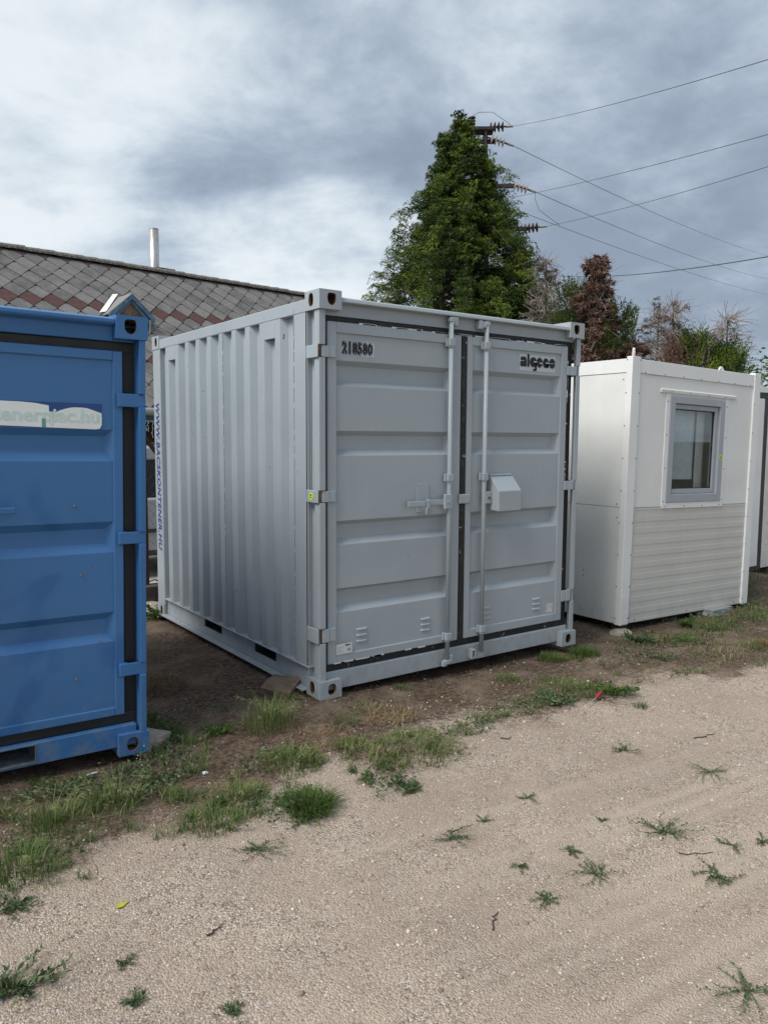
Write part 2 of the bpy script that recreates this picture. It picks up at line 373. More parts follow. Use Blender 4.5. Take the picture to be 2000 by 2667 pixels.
# ------------------------------------------------------------------ container pieces
def hole_pts(cy, cz, w, h, kind, n):
    """n points of an opening, by angle; kind 'shield' has a flat arched top and round foot"""
    pts = []
    for k in range(n):
        a = 2*math.pi*(k+.5)/n; ca, sa = math.cos(a), math.sin(a)
        ex = 2.6 if kind == 'oval' else (4.5 if sa > 0 else 2.0)
        rr = (abs(ca/(w/2))**ex+abs(sa/(h/2))**ex)**(-1/ex)
        pts.append((cy+rr*ca, cz+rr*sa))
    return pts
def rect_pts(a0, a1, b0, b1, cy, cz, n):
    pts = []
    for k in range(n):
        a = 2*math.pi*(k+.5)/n; ca, sa = math.cos(a), math.sin(a)
        tx = ((a1-cy) if ca > 0 else (a0-cy))/ca if abs(ca) > 1e-9 else 1e9
        tz = ((b1-cz) if sa > 0 else (b0-cz))/sa if abs(sa) > 1e-9 else 1e9
        tt = min(tx, tz); pts.append((cy+tt*ca, cz+tt*sa))
    # snap nearest points onto the corners
    for c in ((a0, b0), (a1, b0), (a1, b1), (a0, b1)):
        i = min(range(n), key=lambda i: (pts[i][0]-c[0])**2+(pts[i][1]-c[1])**2); pts[i] = c
    return pts
def casting_mesh(up=True, shield=True, mats=None):
    """left front casting, outer corner at the origin: x 0..162 (front), y 0..178 (side), z 0..118; openings in front, side and the plain end"""
    Wd, Ln, H, T, n = .162, .178, .118, .02, 24
    bm = bmesh.new()
    def ring(P, L, mi):
        vs = [bm.verts.new(P(p)) for p in L]; return vs
    def face_hole(P, a0, a1, b0, b1, ia0, ia1, ib0, ib1, cy, cz, w, h, kind, depth):
        H_ = hole_pts(cy, cz, w, h, kind, n)
        o = [bm.verts.new(P(p, 0)) for p in rect_pts(a0, a1, b0, b1, cy, cz, n)]; ho = [bm.verts.new(P(p, 0)) for p in H_]
        hi = [bm.verts.new(P(p, depth)) for p in H_]; i_ = [bm.verts.new(P(p, depth)) for p in rect_pts(ia0, ia1, ib0, ib1, cy, cz, n)]
        for k in range(n):
            j = (k+1) % n
            bm.faces.new((o[k], o[j], ho[j], ho[k])).material_index = 0
            bm.faces.new((ho[k], ho[j], hi[j], hi[k])).material_index = 1
            bm.faces.new((hi[k], hi[j], i_[j], i_[k])).material_index = 1
    kz = .062 if up else .060
    kd = 'shield' if (up and shield) else 'oval'
    face_hole(lambda p, d: (p[0], d, p[1]), 0, Wd, 0, H, T, Wd-T, T, H-T, .089, kz, .062, .074, kd, T)
    face_hole(lambda p, d: (d, p[0], p[1]), 0, Ln, 0, H, T, Ln-T, T, H-T, .104, kz, .056, .082, 'oval', T)
    def quad(ps, mi): bm.faces.new([bm.verts.new(p) for p in ps]).material_index = mi
    for (x, y0, y1, z0, z1, mi) in ((Wd, 0, Ln, 0, H, 0), (Wd-T, T, Ln-T, T, H-T, 1)): quad([(x, y0, z0), (x, y1, z0), (x, y1, z1), (x, y0, z1)], mi)
    for (y, x0, x1, z0, z1, mi) in ((Ln, 0, Wd, 0, H, 0), (Ln-T, T, Wd-T, T, H-T, 1)): quad([(x0, y, z0), (x1, y, z0), (x1, y, z1), (x0, y, z1)], mi)
    for z, e, mi in ((0, 0, 0), (H, 0, 0), (T, T, 1), (H-T, T, 1)): quad([(e, e, z), (Wd-e, e, z), (Wd-e, Ln-e, z), (e, Ln-e, z)], mi)
    bmesh.ops.remove_doubles(bm, verts=bm.verts, dist=1e-5)
    bmesh.ops.recalc_face_normals(bm, faces=bm.faces)
    me = bpy.data.meshes.new('corner_casting'); bm.to_mesh(me); bm.free()
    for m in mats: me.materials.append(m)
    return me
def mirrored(me, sx, sy):
    m2 = me.copy(); m2.transform(Matrix.Diagonal((sx, sy, 1, 1)))
    if sx*sy < 0: m2.flip_normals()
    return m2
def link(name, me, parent, loc=(0, 0, 0), bevel=0):
    o = bpy.data.objects.new(name, me); COL.objects.link(o); o.parent = parent; o.location = loc
    if bevel:
        md = o.modifiers.new('bevel', 'BEVEL'); md.width = bevel; md.segments = 2; md.limit_method = 'ANGLE'; md.angle_limit = R(50)
    return o
def castings(parent, Wc, Lc, Hc, mats, shield=True):
    top, bot = casting_mesh(True, shield, mats), casting_mesh(False, shield, mats)
    for me, z in ((bot, 0), (top, Hc-.118)):
        for sx in (1, -1):
            for sy in (1, -1):
                link('corner_casting', mirrored(me, sx, sy), parent, (0 if sx > 0 else Wc, 0 if sy > 0 else Lc, z), .005)
def door_panel(name, parent, mat, x0, x1, z0, z1, y, chans, depth=.046, cap_l=True, cap_r=True, lip=.012, frame=None):
    """pressed door skin with horizontal channels; frame = (fx0,fx1,fz0,fz1) of the surrounding tube frame standing proud by lip"""
    mb = MB(); e = .035
    zs = [z1]
    prof = [(y, z1)]
    for a, b, c, d in chans: prof += [(y, a), (y+depth, b), (y+depth, c), (y, d)]
    prof += [(y, z0)]
    # channel bodies run between xa and xb, their ends sloped over e
    xa, xb = x0+(e if cap_l else 0), x1-(e if cap_r else 0)
    for i in range(len(prof)-1):
        p, q = prof[i], prof[i+1]
        lo = lambda pt, base: base
        xl = [x0 if abs(pt[0]-y) < 1e-6 else xa for pt in (p, q)]; xr = [x1 if abs(pt[0]-y) < 1e-6 else xb for pt in (p, q)]
        mb.add([(xl[0], p[0], p[1]), (xr[0], p[0], p[1]), (xr[1], q[0], q[1]), (xl[1], q[0], q[1])], [(0, 3, 2, 1)])
    for a, b, c, d in chans:
        if cap_l: mb.add([(x0, y, a), (xa, y+depth, b), (xa, y+depth, c), (x0, y, d)], [(0, 1, 2, 3)])
        if cap_r: mb.add([(x1, y, a), (xb, y+depth, b), (xb, y+depth, c), (x1, y, d)], [(3, 2, 1, 0)])
    o = mb.build(name, mat, parent, fix=False)
    # back sheet so that the leaf is a body, not a skin
    MB().box(x0, x1, y+depth+.006, y+depth+.012, z0, z1).build('inner_sheet', mat, o)
    if frame:
        fx0, fx1, fz0, fz1 = frame; yb = y+depth+.012; yf = y-lip
        f = MB(); f.box(fx0, x0, yf, yb, fz0, fz1); f.box(x1, fx1, yf, yb, fz0, fz1)
        f.box(x0, x1, yf, yb, z1, fz1); f.box(x0, x1, yf, yb, fz0, z0)
        f.build('door_frame', mat, o, bevel=.004)
    return o
def corr_wall(name, parent, mat, axis, edges, inner, z0, z1):
    """corrugated side: edges = list of (pos, offset) along the wall; axis 'x-' wall faces -x"""
    mb = MB()
    if axis == 'x': mb.sheet([(off, p) for p, off in edges], 'z', z0, z1)      # (x, y)
    else: mb.sheet([(p, off) for p, off in edges], 'z', z0, z1)
    return mb.build(name, mat, parent, fix=False)

# ------------------------------------------------------------------ the grey container
CW, CL, CH = 2.438, 2.991, 2.591
gc = empty('shipping_container', (0, 0, 0), label='light grey corrugated shipping container with two closed doors, largest thing in the yard', cat='container')
G, GD = M['grey'], M['grey_door']
castings(gc, CW, CL, CH, [G, M['rust']])
# corner posts: rear ones plain boxes, front ones an inner channel plus the hinge bar
for x0, x1 in ((.004, .14), (CW-.14, CW-.004)):
    MB().box(x0, x1, 2.808, CL-.004, .118, CH-.118).build('rear_post', G, gc, bevel=.006)
for sx, ox in ((1, 0), (-1, CW)):
    X = lambda v: ox+sx*v
    p = MB()
    p.box(min(X(.045), X(.058)), max(X(.045), X(.058)), .084, .178, .118, CH-.118)      # recessed web seen from the side
    p.box(min(X(.010), X(.068)), max(X(.010), X(.068)), .168, .176, .118, CH-.118)
    p.box(min(X(.058), X(.075)), max(X(.058), X(.075)), .078, .178, .118, CH-.118)
    p.box(min(X(.058), X(.165)), max(X(.058), X(.165)), .110, .118, .118, CH-.118)
    fp = p.build('front_post', G, gc, bevel=.002)
    spans = [(.118, .362), (.460, 1.270), (1.350, 2.178), (2.258, CH-.118)]
    for a, b in spans:
        h = MB(); w0, w1 = .011, .056
        h.box(min(X(w0), X(w1)), max(X(w0), X(w1)), .022, .030, a, b)           # front plate of the bar
        h.box(min(X(w0), X(w0+.008)), max(X(w0), X(w0+.008)), .030, .084, a, b)
        if sx > 0: h.box(X(w1-.006), X(w1), .030, .060, a, b)
        h.build('hinge_bar', G, fp, bevel=.003, seg=2)
# top rails and headers
for sx, ox in ((1, 0), (-1, CW)):
    X = lambda v: ox+sx*v
    r_ = MB().box(min(X(.004), X(.064)), max(X(.004), X(.064)), .178, CL-.178, CH-.122, CH-.040).build('top_rail', G, gc, bevel=.006, seg=2)
hd = MB()
hd.prism([(.010, 2.548), (.004, 2.528), (.012, 2.522), (.052, 2.530), (.058, 2.445), (.110, 2.445), (.110, 2.556), (.02, 2.556)], 'x', .162, CW-.162)
hd.build('front_header', G, gc, bevel=.002)
for a_, b_ in ((.058, .162), (CW-.162, CW-.058)): MB().box(a_, b_, .058, .11, 2.445, 2.473).build('header_corner', G, gc)
MB().box(.162, CW-.162, CL-.07, CL-.01, CH-.118, CH-.004).build('rear_header', G, gc, bevel=.005)
MB().box(.06, CW-.06, .12, CL-.07, CH-.055, CH-.045).build('roof', G, gc)
# corrugated sides
def side_edges():
    e = [(.178, .005), (.329, .005), (.362, .050)]
    for k in range(10):
        c = .553+.2296*k
        if k == 0: e += [(c-.069, .050)]
        e += [(c-.036, .005), (c+.036, .005), (c+.069, .050)]
        if k < 9: e += [(c+.2296-.069, .050)]
    e += [(2.81, .050)]; return e
E_ = side_edges()
corr_wall('corrugated_wall', gc, G, 'x', E_, 0, .186, CH-.122)
mbw = MB(); mbw.sheet([(CW-off, p) for p, off in E_], 'z', .186, CH-.122); mbw.build('corrugated_wall', G, gc, fix=False)
mbw = MB(); mbw.sheet([(.14+.098*i, CL-.01-(0 if (i//2) % 2 else .03)) for i in range(23)], 'z', .16, CH-.118); mbw.build('corrugated_wall', G, gc, fix=False)
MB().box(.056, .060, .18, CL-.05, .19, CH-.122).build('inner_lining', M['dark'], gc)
# small cover plates between ridges just under the rail
for y0, y1 in ((.589, .747), (2.425, 2.584)):
    MB().box(.003, .030, y0, y1, 2.349, 2.4685).build('vent_cover', G, gc, bevel=.002)
# weld seams along two ridges and at the flat strip
for y, nm in ((.331, 'weld_seam'), (1.437, 'weld_seam')):
    s_ = MB(); zz0 = .2
    while zz0 < 2.44:
        l = random.uniform(.02, .13); s_.box(.0025, .006, y-.0022, y+.0022, zz0, zz0+l); zz0 += l+random.choice((.004, .012, .03))
    s_.build(nm, plain('weld', (.22, .25, .28), .6) if 'weld' not in bpy.data.materials else bpy.data.materials['weld'], gc)['kind'] = 'stuff'
# bottom side rails with ledge, web, lower flange and fork pockets
pockets = [(.664, 1.012), (1.594, 1.944)]
for sx, ox in ((1, 0), (-1, CW)):
    X = lambda v: ox+sx*v
    b = MB()
    def bx(x0, x1, y0, y1, z0, z1): b.box(min(X(x0), X(x1)), max(X(x0), X(x1)), y0, y1, z0, z1)
    bx(-.001, .062, .15, 2.80, .176, .1855)
    ys = [.178]+[v for p_ in pockets for v in p_]+[CL-.178]
    for i in range(0, len(ys), 2): bx(.032, .042, ys[i], ys[i+1], .03, .176)
    for y0, y1 in pockets: bx(.032, .042, y0, y1, .03, .088)
    bx(-.032, .032, .178, CL-.178, .022, .030)
    rail = b.build('bottom_rail', G, gc, bevel=.0015)
    for y0, y1 in pockets:
        q = MB()
        for yy0, yy1, zz0_, zz1_ in ((y0, y1, .088, .092), (y0, y1, .172, .176), (y0, y0+.004, .092, .172), (y1-.004, y1, .092, .172)):
            q.box(min(X(.043), X(1.2)), max(X(.043), X(1.2)), yy0, yy1, zz0_, zz1_)
        q.build('fork_pocket', M['dark_steel'], rail)
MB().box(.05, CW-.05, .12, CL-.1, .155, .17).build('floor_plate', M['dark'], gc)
# sill
sl = MB(); sl.prism([(.052, .036), (.052, .150), (.060, .160), (.10, .160), (.10, .036)], 'x', .058, CW-.058)
sl.build('front_sill', G, gc, bevel=.002)
MB().box(.162, CW-.162, CL-.06, CL-.012, .03, .16).build('rear_sill', G, gc, bevel=.003)
# seals
se = MB(); rb = M['rubber']
se.box(.078, CW-.075, .062, .105, 2.395, 2.446); se.box(.078, CW-.075, .060, .105, .158, .222)
se.box(.060, .084, .058, .105, .158, 2.446); se.box(CW-.135, CW-.06, .066, .105, .158, 2.446)
se.build('rubber_seal', rb, gc, bevel=.006)
cs = MB(); cs.box(1.196, 1.248, .040, .105, .196, 2.405); cs.build('centre_seal', rb, gc, bevel=.007)
# door leaves
CH4 = [(2.171, 2.140, 2.042, 2.010), (1.727, 1.696, 1.607, 1.566), (1.147, 1.119, 1.029, .989), (.704, .681, .587, .544)]
YD = .054
dl = door_panel('door', gc, GD, .150, 1.110, .268, 2.340, YD, CH4, cap_l=False, frame=(.083, 1.190, .212, 2.408))
dr = door_panel('door', gc, GD, 1.300, 2.230, .278, 2.341, YD, CH4, cap_l=False, frame=(1.246, 2.300, .214, 2.407))
# paint edges left along the seals
pe = MB()
for _ in range(26):
    x = random.uniform(.1, 2.25); w = random.uniform(.03, .2); pe.box(x, min(x+w, 2.28), .0405, .0435, 2.402+random.uniform(-.002, .003), 2.4095+random.uniform(0, .006))
for _ in range(10):
    x = random.uniform(.1, 1.1); w = random.uniform(.02, .12); pe.box(x, x+w, .0405, .0435, .2085, .216+random.uniform(-.003, .003))
for _ in range(18):
    z = random.uniform(1.3, 2.35); pe.box(2.298, 2.303+random.uniform(0, .004), .0400, .0436, z, z+random.uniform(.03, .16))
pe.build('flaked_paint', M['tape'], gc)['kind'] = 'stuff'
# hinges: blade on the leaf, lug on the post
def hinge(leaf, X, z0, z1, sx):
    h = MB(); bl = lambda x0, x1, y0, y1: h.box(min(X(x0), X(x1)), max(X(x0), X(x1)), y0, y1, z0+.004, z1-.004)
    bl(.034, .086, .026, .036); bl(.086, .138, .030, .0415); bl(.034, .044, .036, .07)
    h.build('hinge', GD, leaf, bevel=.004, seg=2)
for z0, z1 in ((2.178, 2.258), (1.270, 1.350), (.362, .460)):
    hinge(dl, lambda v: v, z0, z1, 1); hinge(dr, lambda v: CW-v-.012, z0, z1, -1)
    lg = MB(); lg.box(-.002, .006, .024, .165, z0, z1); lg.build('hinge_lug', G, gc, bevel=.003)
    MB().box(.012, .032, .036, .044, z0, z1).build('hinge_pin', M['rust'], gc)
    lg = MB(); lg.box(CW-.030, CW-.012, .030, .165, z0, z1); lg.build('hinge_lug', G, gc, bevel=.003)
# locking bars with guides and cams
def lock_bar(leaf, x, z0, z1, guides, cam_z, name='locking_bar'):
    o = MB().tube([(x, .018, z0), (x, .018, z1)], .0165, 14).build(name, GD, leaf, smooth=False)
    for p in o.data.polygons: p.use_smooth = len(p.vertices) == 4
    for z in guides:
        g = MB(); g.box(x-.034, x+.030, .024, .043, z-.028, z+.028); g.box(x-.024, x+.024, -.004, .024, z-.026, z+.026)
        g.build('bar_guide', GD, o, bevel=.004, seg=2)
        MB().tube([(x, .018, z-.034), (x, .018, z-.028)], .023, 12).build('collar', GD, o)
    for z, s_ in cam_z:
        c = MB(); c.box(x-.022, x+.022, .0, .036, z-.016, z+.016); c.box(x+(.01 if s_ > 0 else -.045), x+(.045 if s_ > 0 else -.01), .004, .03, z-.03, z+.012)
        c.build('cam', GD, o, bevel=.005, seg=2)
    return o
b1 = lock_bar(dl, 1.072, .068, 2.512, (2.345, 1.405, .262), ((2.500, 1), (.075, -1)))
b2 = lock_bar(dr, 1.405, .098, 2.512, (2.345, 1.405, .272), ((2.500, -1),))
# keepers on header and sill
for x0, x1 in ((1.095, 1.130), (1.325, 1.362)):
    k = MB(); k.box(x0, x1, .006, .054, 2.458, 2.520); k.build('keeper', G, gc, bevel=.006, seg=2)
k = MB(); k.box(1.085, 1.118, .004, .054, .058, .125); k.build('keeper', G, gc, bevel=.004)
k = MB(); k.box(1.300, 1.316, .006, .053, .058, .128); k.box(1.334, 1.344, .006, .053, .058, .128); k.box(1.316, 1.334, .006, .053, .058, .072); k.box(1.316, 1.334, .006, .053, .116, .128)
k.build('keeper', G, gc, bevel=.003)
# centre clip over the seal
MB().box(1.176, 1.278, .022, .040, 1.214, 1.284).build('door_clip', GD, gc, bevel=.012, seg=3)
# handle on the left leaf
hd_ = MB(); hd_.box(.705, .860, .012, .024, 1.212, 1.250); hd_.box(.860, 1.035, .016, .026, 1.216, 1.254)
ho = hd_.build('door_handle', GD, dl, bevel=.004, seg=2)
MB().box(1.020, 1.085, -.004, .022, 1.185, 1.290).build('handle_hub', GD, ho, bevel=.005, seg=2)
MB().tube([(1.05, -.004, 1.236), (1.05, -.010, 1.236)], .011, 10).build('hub_bolt', GD, ho)
MB().box(.808, .913, .047, .0535, 1.168, 1.368).build('handle_plate', GD, dl, bevel=.002)
ct = MB(); ct.box(.862, .892, .004, .012, 1.195, 1.262); ct.prism([(.004, 1.150), (.004, 1.2), (.05, 1.2)], 'x', .858, .866); ct.build('handle_catch', GD, ho, bevel=.003)
# lock box on the right leaf: sloped lid, hinge tube on its back edge
lb = MB(); D0 = YD-.001
lb.prism([(D0, 1.155), (D0, 1.402), (D0-.035, 1.402), (D0-.125, 1.300), (D0-.125, 1.150), (D0-.02, 1.158)], 'x', 1.470, 1.700)
lbo = lb.build('lock_box', GD, dr, bevel=.005, seg=2)
for a, b_ in ((1.475, 1.540), (1.544, 1.625), (1.629, 1.695)): MB().tube([(a, D0-.012, 1.412), (b_, D0-.012, 1.412)], .0105, 10).build('lid_hinge', GD, lbo)
MB().box(1.405, 1.468, .0, .03, 1.205, 1.295).build('handle_hub', GD, dr, bevel=.005, seg=2)
MB().tube([(1.44, 0, 1.25), (1.44, -.007, 1.25)], .010, 10).build('hub_bolt', M['rust'], dr)
MB().box(1.702, 1.752, .030, .042, 1.235, 1.262).build('handle_end', GD, dr, bevel=.003)
# louvre vents, plates
def louvres(leaf, x, z):
    for k in range(3):
        zc = z-.040*k
        mb = MB(); n = 10; a = .043; hgt = .010; vs = []
        outer = [(x+math.copysign(a-.01, math.cos(t))+.01*math.cos(t), zc+hgt*math.sin(t)) for t in [2*math.pi*(i+.5)/n for i in range(n)]]
        vs = [(px, YD, pz) for px, pz in outer]+[(x+(px-x)*.86, YD-.011, zc+(pz-zc)*.3-.002) for px, pz in outer]
        mb.add(vs, [(i, (i+1) % n, (i+1) % n+n, i+n) for i in range(n)]+[tuple(range(n, 2*n))]); mb.build('vent_louvre', GD, leaf)
louvres(dl, .353, .412); louvres(dl, .897, .408); louvres(dr, 1.487, .413); louvres(dr, 2.018, .418)
pl = MB().box(.146, .268, .0385, .0405, .268, .338).build('data_plate', M['plate'], dl)
lettering('plate_text', 'algeco', M['plate_ink'], pl, .02, (.214, .0375, .318), (1, 0, 0), (0, 0, 1), width=.042, weight=.0006, extr=.0006)
lettering('plate_text', 'C€'.replace('€', 'E'), M['plate_ink'], pl, .02, (.228, .0375, .286), (1, 0, 0), (0, 0, 1), width=.026, extr=.0006)
ln = MB()
for k in range(4): ln.box(.156, .156+random.uniform(.02, .045), .0380, .0384, .282+.011*k, .2835+.011*k)
ln.build('plate_lines', M['plate_ink'], pl)
MB().box(2.135, 2.212, .0515, .0532, .290, .362).build('data_plate', plain('worn_plate', (.55, .54, .54), .4, noise=.35, scale=70), dr)
# stencilled number on a sprayed pale ground
def blot(name, parent, mat, x0, x1, z0, z1, y, n=40, jag=.006, sd=1):
    r_ = random.Random(sd); cx_, cz_ = (x0+x1)/2, (z0+z1)/2; a, b_ = (x1-x0)/2, (z1-z0)/2; vs = []
    for k in range(n):
        t = 2*math.pi*k/n; e = 6; rr = (abs(math.cos(t)/a)**e+abs(math.sin(t)/b_)**e)**(-1/e)+r_.uniform(-jag, jag)
        vs.append((cx_+rr*math.cos(t), y, cz_+rr*math.sin(t)))
    m_ = MB().poly(vs[::-1]); return m_.build(name, mat, parent, fix=False)
blot('number_ground', dl, M['pale'], .33, .448, 2.205, 2.300, YD-.0012, jag=.005, sd=3)
nb = lettering('stencil_number', '218580', M['stamp'], dl, .1, (.196, YD-.0030, 2.214), (1, 0, -.006), (0, 0, 1), width=.236, height=.082, weight=.006, extr=.0007, spacing=1.18)
br = MB()
for i in range(6):
    if i == 1: continue
    xx = .196+.0405*i+.0175; br.box(xx-.0022, xx+.0022, YD-.0048, YD-.0038, 2.211, 2.229); br.box(xx-.0022, xx+.0022, YD-.0048, YD-.0038, 2.281, 2.299)
br.build('stencil_bridges', GD, dl)['kind'] = 'stuff'
# company name: heavy rounded letters cut by thin slits
MB().box(1.776, 2.168, YD-.0016, YD-.0006, 2.196, 2.318).build('logo_ground', M['pale'], dr)
lg = MB(); LY = YD-.0040
def disc(cx_, cz_, rx, rz, a0=0, a1=360, n=28):
    pts = [(cx_+rx*math.cos(R(a0+(a1-a0)*k/n)), cz_+rz*math.sin(R(a0+(a1-a0)*k/n))) for k in range(n+(0 if a1-a0 >= 360 else 1))]
    if a1-a0 < 360: pts.append((cx_, cz_))
    lg.prism(pts, 'y', LY, LY+.0018)
def bar(x0, x1, z0, z1): lg.box(x0, x1, LY, LY+.0018, z0, z1)
xb, zb, rh = 1.784, 2.226, .037
lg.prism([(xb, zb+.004), (xb, zb+.036), (xb+.012, zb+.040), (xb+.044, zb+.040), (xb+.044, zb+.046), (xb+.004, zb+.046), (xb+.004, zb+.070), (xb+.044, zb+.074), (xb+.060, zb+.066), (xb+.066, zb+.050), (xb+.066, zb), (xb+.008, zb)], 'y', LY, LY+.0018)
bar(1.858, 1.880, zb, zb+.094)
disc(1.923, zb+rh, .038, .037, 0, 360); bar(1.940, 1.961, zb-.016, zb+.03); disc(1.940, zb-.014, .021, .016, 180, 360)
disc(1.991, zb+rh, .0335, .037, 0, 360)
disc(2.061, zb+rh, .0335, .037, 0, 360); bar(2.064, 2.094, zb+.004, zb+.030)
disc(2.131, zb+rh, .034, .038, 0, 360)
bar(1.992, 1.997, zb+.082, zb+.087)
lg.build('company_name', M['stamp'], dr)
sl_ = MB()
for x0, x1, zc, hh in ((1.926, 1.9615, rh+.004, .0042), (1.990, 2.025, rh-.004, .0042), (2.060, 2.096, rh+.002, .0042), (2.096, 2.166, rh, .0016), (1.784, 1.80, .043, .002)): sl_.box(x0, x1, LY-.001, LY-.0004, zb+zc-hh, zb+zc+hh)
sl_.build('stencil_bridges', M['pale'], dr)['kind'] = 'stuff'
# website on the rear post, reading downwards
lettering('lettering', 'WWW.BACSKONTENER.HU', M['text_blue'], gc, .1, (.0032, 2.846, 1.985), (0, 0, -1), (0, -1, 0), width=1.36, height=.088, weight=.004, shear=.12, extr=.0008) \
    if False else lettering('lettering', 'WWW.BACSKONTENER.HU', M['text_blue'], gc, .1, (.0032, 2.936, 1.985), (0, -.004, -1), (0, -1, .004), width=1.36, height=.088, weight=.0026, shear=.2, extr=.0008, spacing=1.1)
# round yellow sticker with a scribble, on the middle hinge lug
def round_sticker(parent, c, ax, r):
    o = MB().lathe([(r, 0), (r, .0012)], c, ax, 20).build('sticker', M['yellow'], parent)
    c = Vector(c); a = Vector(ax); e = a.cross(Vector((0, 0, 1))).normalized()
    sc = MB()
    for k, (dx, dz, l) in enumerate(((-.5, .35, .8), (-.4, .15, .9), (.1, .3, .4), (-.5, -.3, .5), (.1, -.25, .45), (.3, -.45, .2))):
        p = c+a*.0022+e*(dx*r)+Vector((0, 0, dz*r)); sc.tube([p, p+e*(l*r*.5)+Vector((0, 0, .12*r)), p+e*(l*r)-Vector((0, 0, .03*r))], r*.055, 4)
    sc.build('scribble', M['stamp'], o)
round_sticker(gc, (-.0025, .105, 1.311), (-1, 0, 0), .026)
# loose scratches and nicks in the side
nk = MB(); rr_ = random.Random(5)
for _ in range(26):
    k = rr_.randrange(10); y = .553+.2296*k+rr_.uniform(-.03, .03); z = rr_.uniform(.3, 2.3); nk.box(.0035, .0052, y, y+rr_.uniform(.002, .006), z, z+rr_.uniform(.003, .03))
nk.build('scratches', M['tape'], gc)['kind'] = 'stuff'
nk = MB()
for _ in range(14):
    k = rr_.randrange(10); y = .553+.2296*k+rr_.uniform(-.03, .03); z = rr_.uniform(.3, 2.3); nk.box(.0035, .0052, y, y+rr_.uniform(.003, .007), z, z+rr_.uniform(.003, .01))
nk.build('paint_chips', M['dark_steel'], gc)['kind'] = 'stuff'

# ------------------------------------------------------------------ the blue container
BW, BL, BH = 2.20, 2.40, 2.335
bc = empty('shipping_container', (-1.108-BW-.028, -.07, -.008), (R(1.3), R(.75), 0), 'blue storage container with black door seals and a torn white sticker', 'container')
B, BD = M['blue'], M['blue_door']
castings(bc, BW, BL, BH, [B, M['rust']])
Xb = lambda xw: BW+(xw+1.108)          # photo-measured world x -> local x
for ox, sx in ((0, 1), (BW, -1)):
    X = lambda v: ox+sx*v
    p = MB(); p.box(min(X(.02), X(.110)), max(X(.02), X(.110)), .095, .17, .118, BH-.118); fp = p.build('front_post', B, bc, bevel=.003)
    for a, b_ in ((.118, .436), (.504, 1.152), (1.216, 1.872), (1.940, BH-.118)):
        h = MB(); h.box(min(X(.010), X(.044)), max(X(.010), X(.044)), .006, .070, a, b_); h.build('hinge_bar', B, fp, bevel=.004, seg=2)
    MB().box(min(X(.004), X(.1)), max(X(.004), X(.1)), BL-.12, BL-.004, .118, BH-.118).build('rear_post', B, bc)
    MB().box(min(X(.004), X(.06)), max(X(.004), X(.06)), .178, BL-.178, BH-.09, BH-.012).build('top_rail', B, bc, bevel=.004)
    MB().box(min(X(.004), X(.06)), max(X(.004), X(.06)), .178, BL-.178, .03, .14).build('bottom_rail', B, bc, bevel=.004)
    w = MB(); w.sheet([(X(.012+(.03 if (i//2) % 2 else 0)), .17+.075*i) for i in range(30)], 'z', .14, BH-.09); w.build('corrugated_wall', B, bc, fix=False)
w = MB(); w.sheet([(.05+.095*i, BL-.01-(.03 if (i//2) % 2 else 0)) for i in range(23)], 'z', .1, BH-.1); w.build('corrugated_wall', B, bc, fix=False)
MB().box(.03, BW-.03, .1, BL-.02, BH-.05, BH-.04).build('roof', B, bc)
hd = MB(); hd.prism([(.020, 2.286), (.012, 2.296), (.012, 2.312), (.035, 2.322), (.12, 2.322), (.12, 2.205), (.062, 2.205), (.056, 2.275)], 'x', .162, BW-.162); hd.build('front_header', B, bc, bevel=.003)
for a_, b_ in ((.05, .162), (BW-.162, BW-.05)): MB().box(a_, b_, .066, .12, 2.205, 2.217).build('header_corner', B, bc)
# sill with two fork pockets
fps = [(Xb(-2.03), Xb(-1.683))]; fps = [(BW-fps[0][1], BW-fps[0][0]), fps[0]]
s_ = MB(); xs = [.06]+[v for p in fps for v in p]+[BW-.06]
for i in range(0, len(xs), 2): s_.box(xs[i], xs[i+1], .030, .11, .045, .158)
for a, b_ in fps: s_.box(a, b_, .030, .11, .045, .060); s_.box(a, b_, .030, .11, .150, .158)
so = s_.build('front_sill', B, bc, bevel=.002)
for a, b_ in fps:
    q = MB(); q.box(a-.004, a, .026, .9, .056, .154); q.box(b_, b_+.004, .026, .9, .056, .154); q.box(a, b_, .026, .9, .056, .0605); q.box(a, b_, .026, .9, .1495, .154)
    q.build('fork_pocket', plain('worn_blue_steel', (.13, .15, .18), .6, noise=.5, scale=18) if 'worn_blue_steel' not in bpy.data.materials else bpy.data.materials['worn_blue_steel'], so)
    MB().box(a, b_, .7, .71, .06, .15).build('pocket_end', M['dark'], so)
q = MB(); q.box(.05, BW-.05, .074, .13, 2.150, 2.206); q.box(.05, BW-.05, .070, .13, .158, .220); q.box(.045, .108, .078, .13, .158, 2.206); q.box(BW-.108, BW-.045, .078, .13, .158, 2.206)
q.build('rubber_seal', M['rubber_clean'], bc, bevel=.008, seg=2)
BCH = [(1.752, 1.716, 1.637, 1.588), (1.272, 1.231, 1.153, 1.108), (.787, .747, .667, .625)]
mid = BW/2
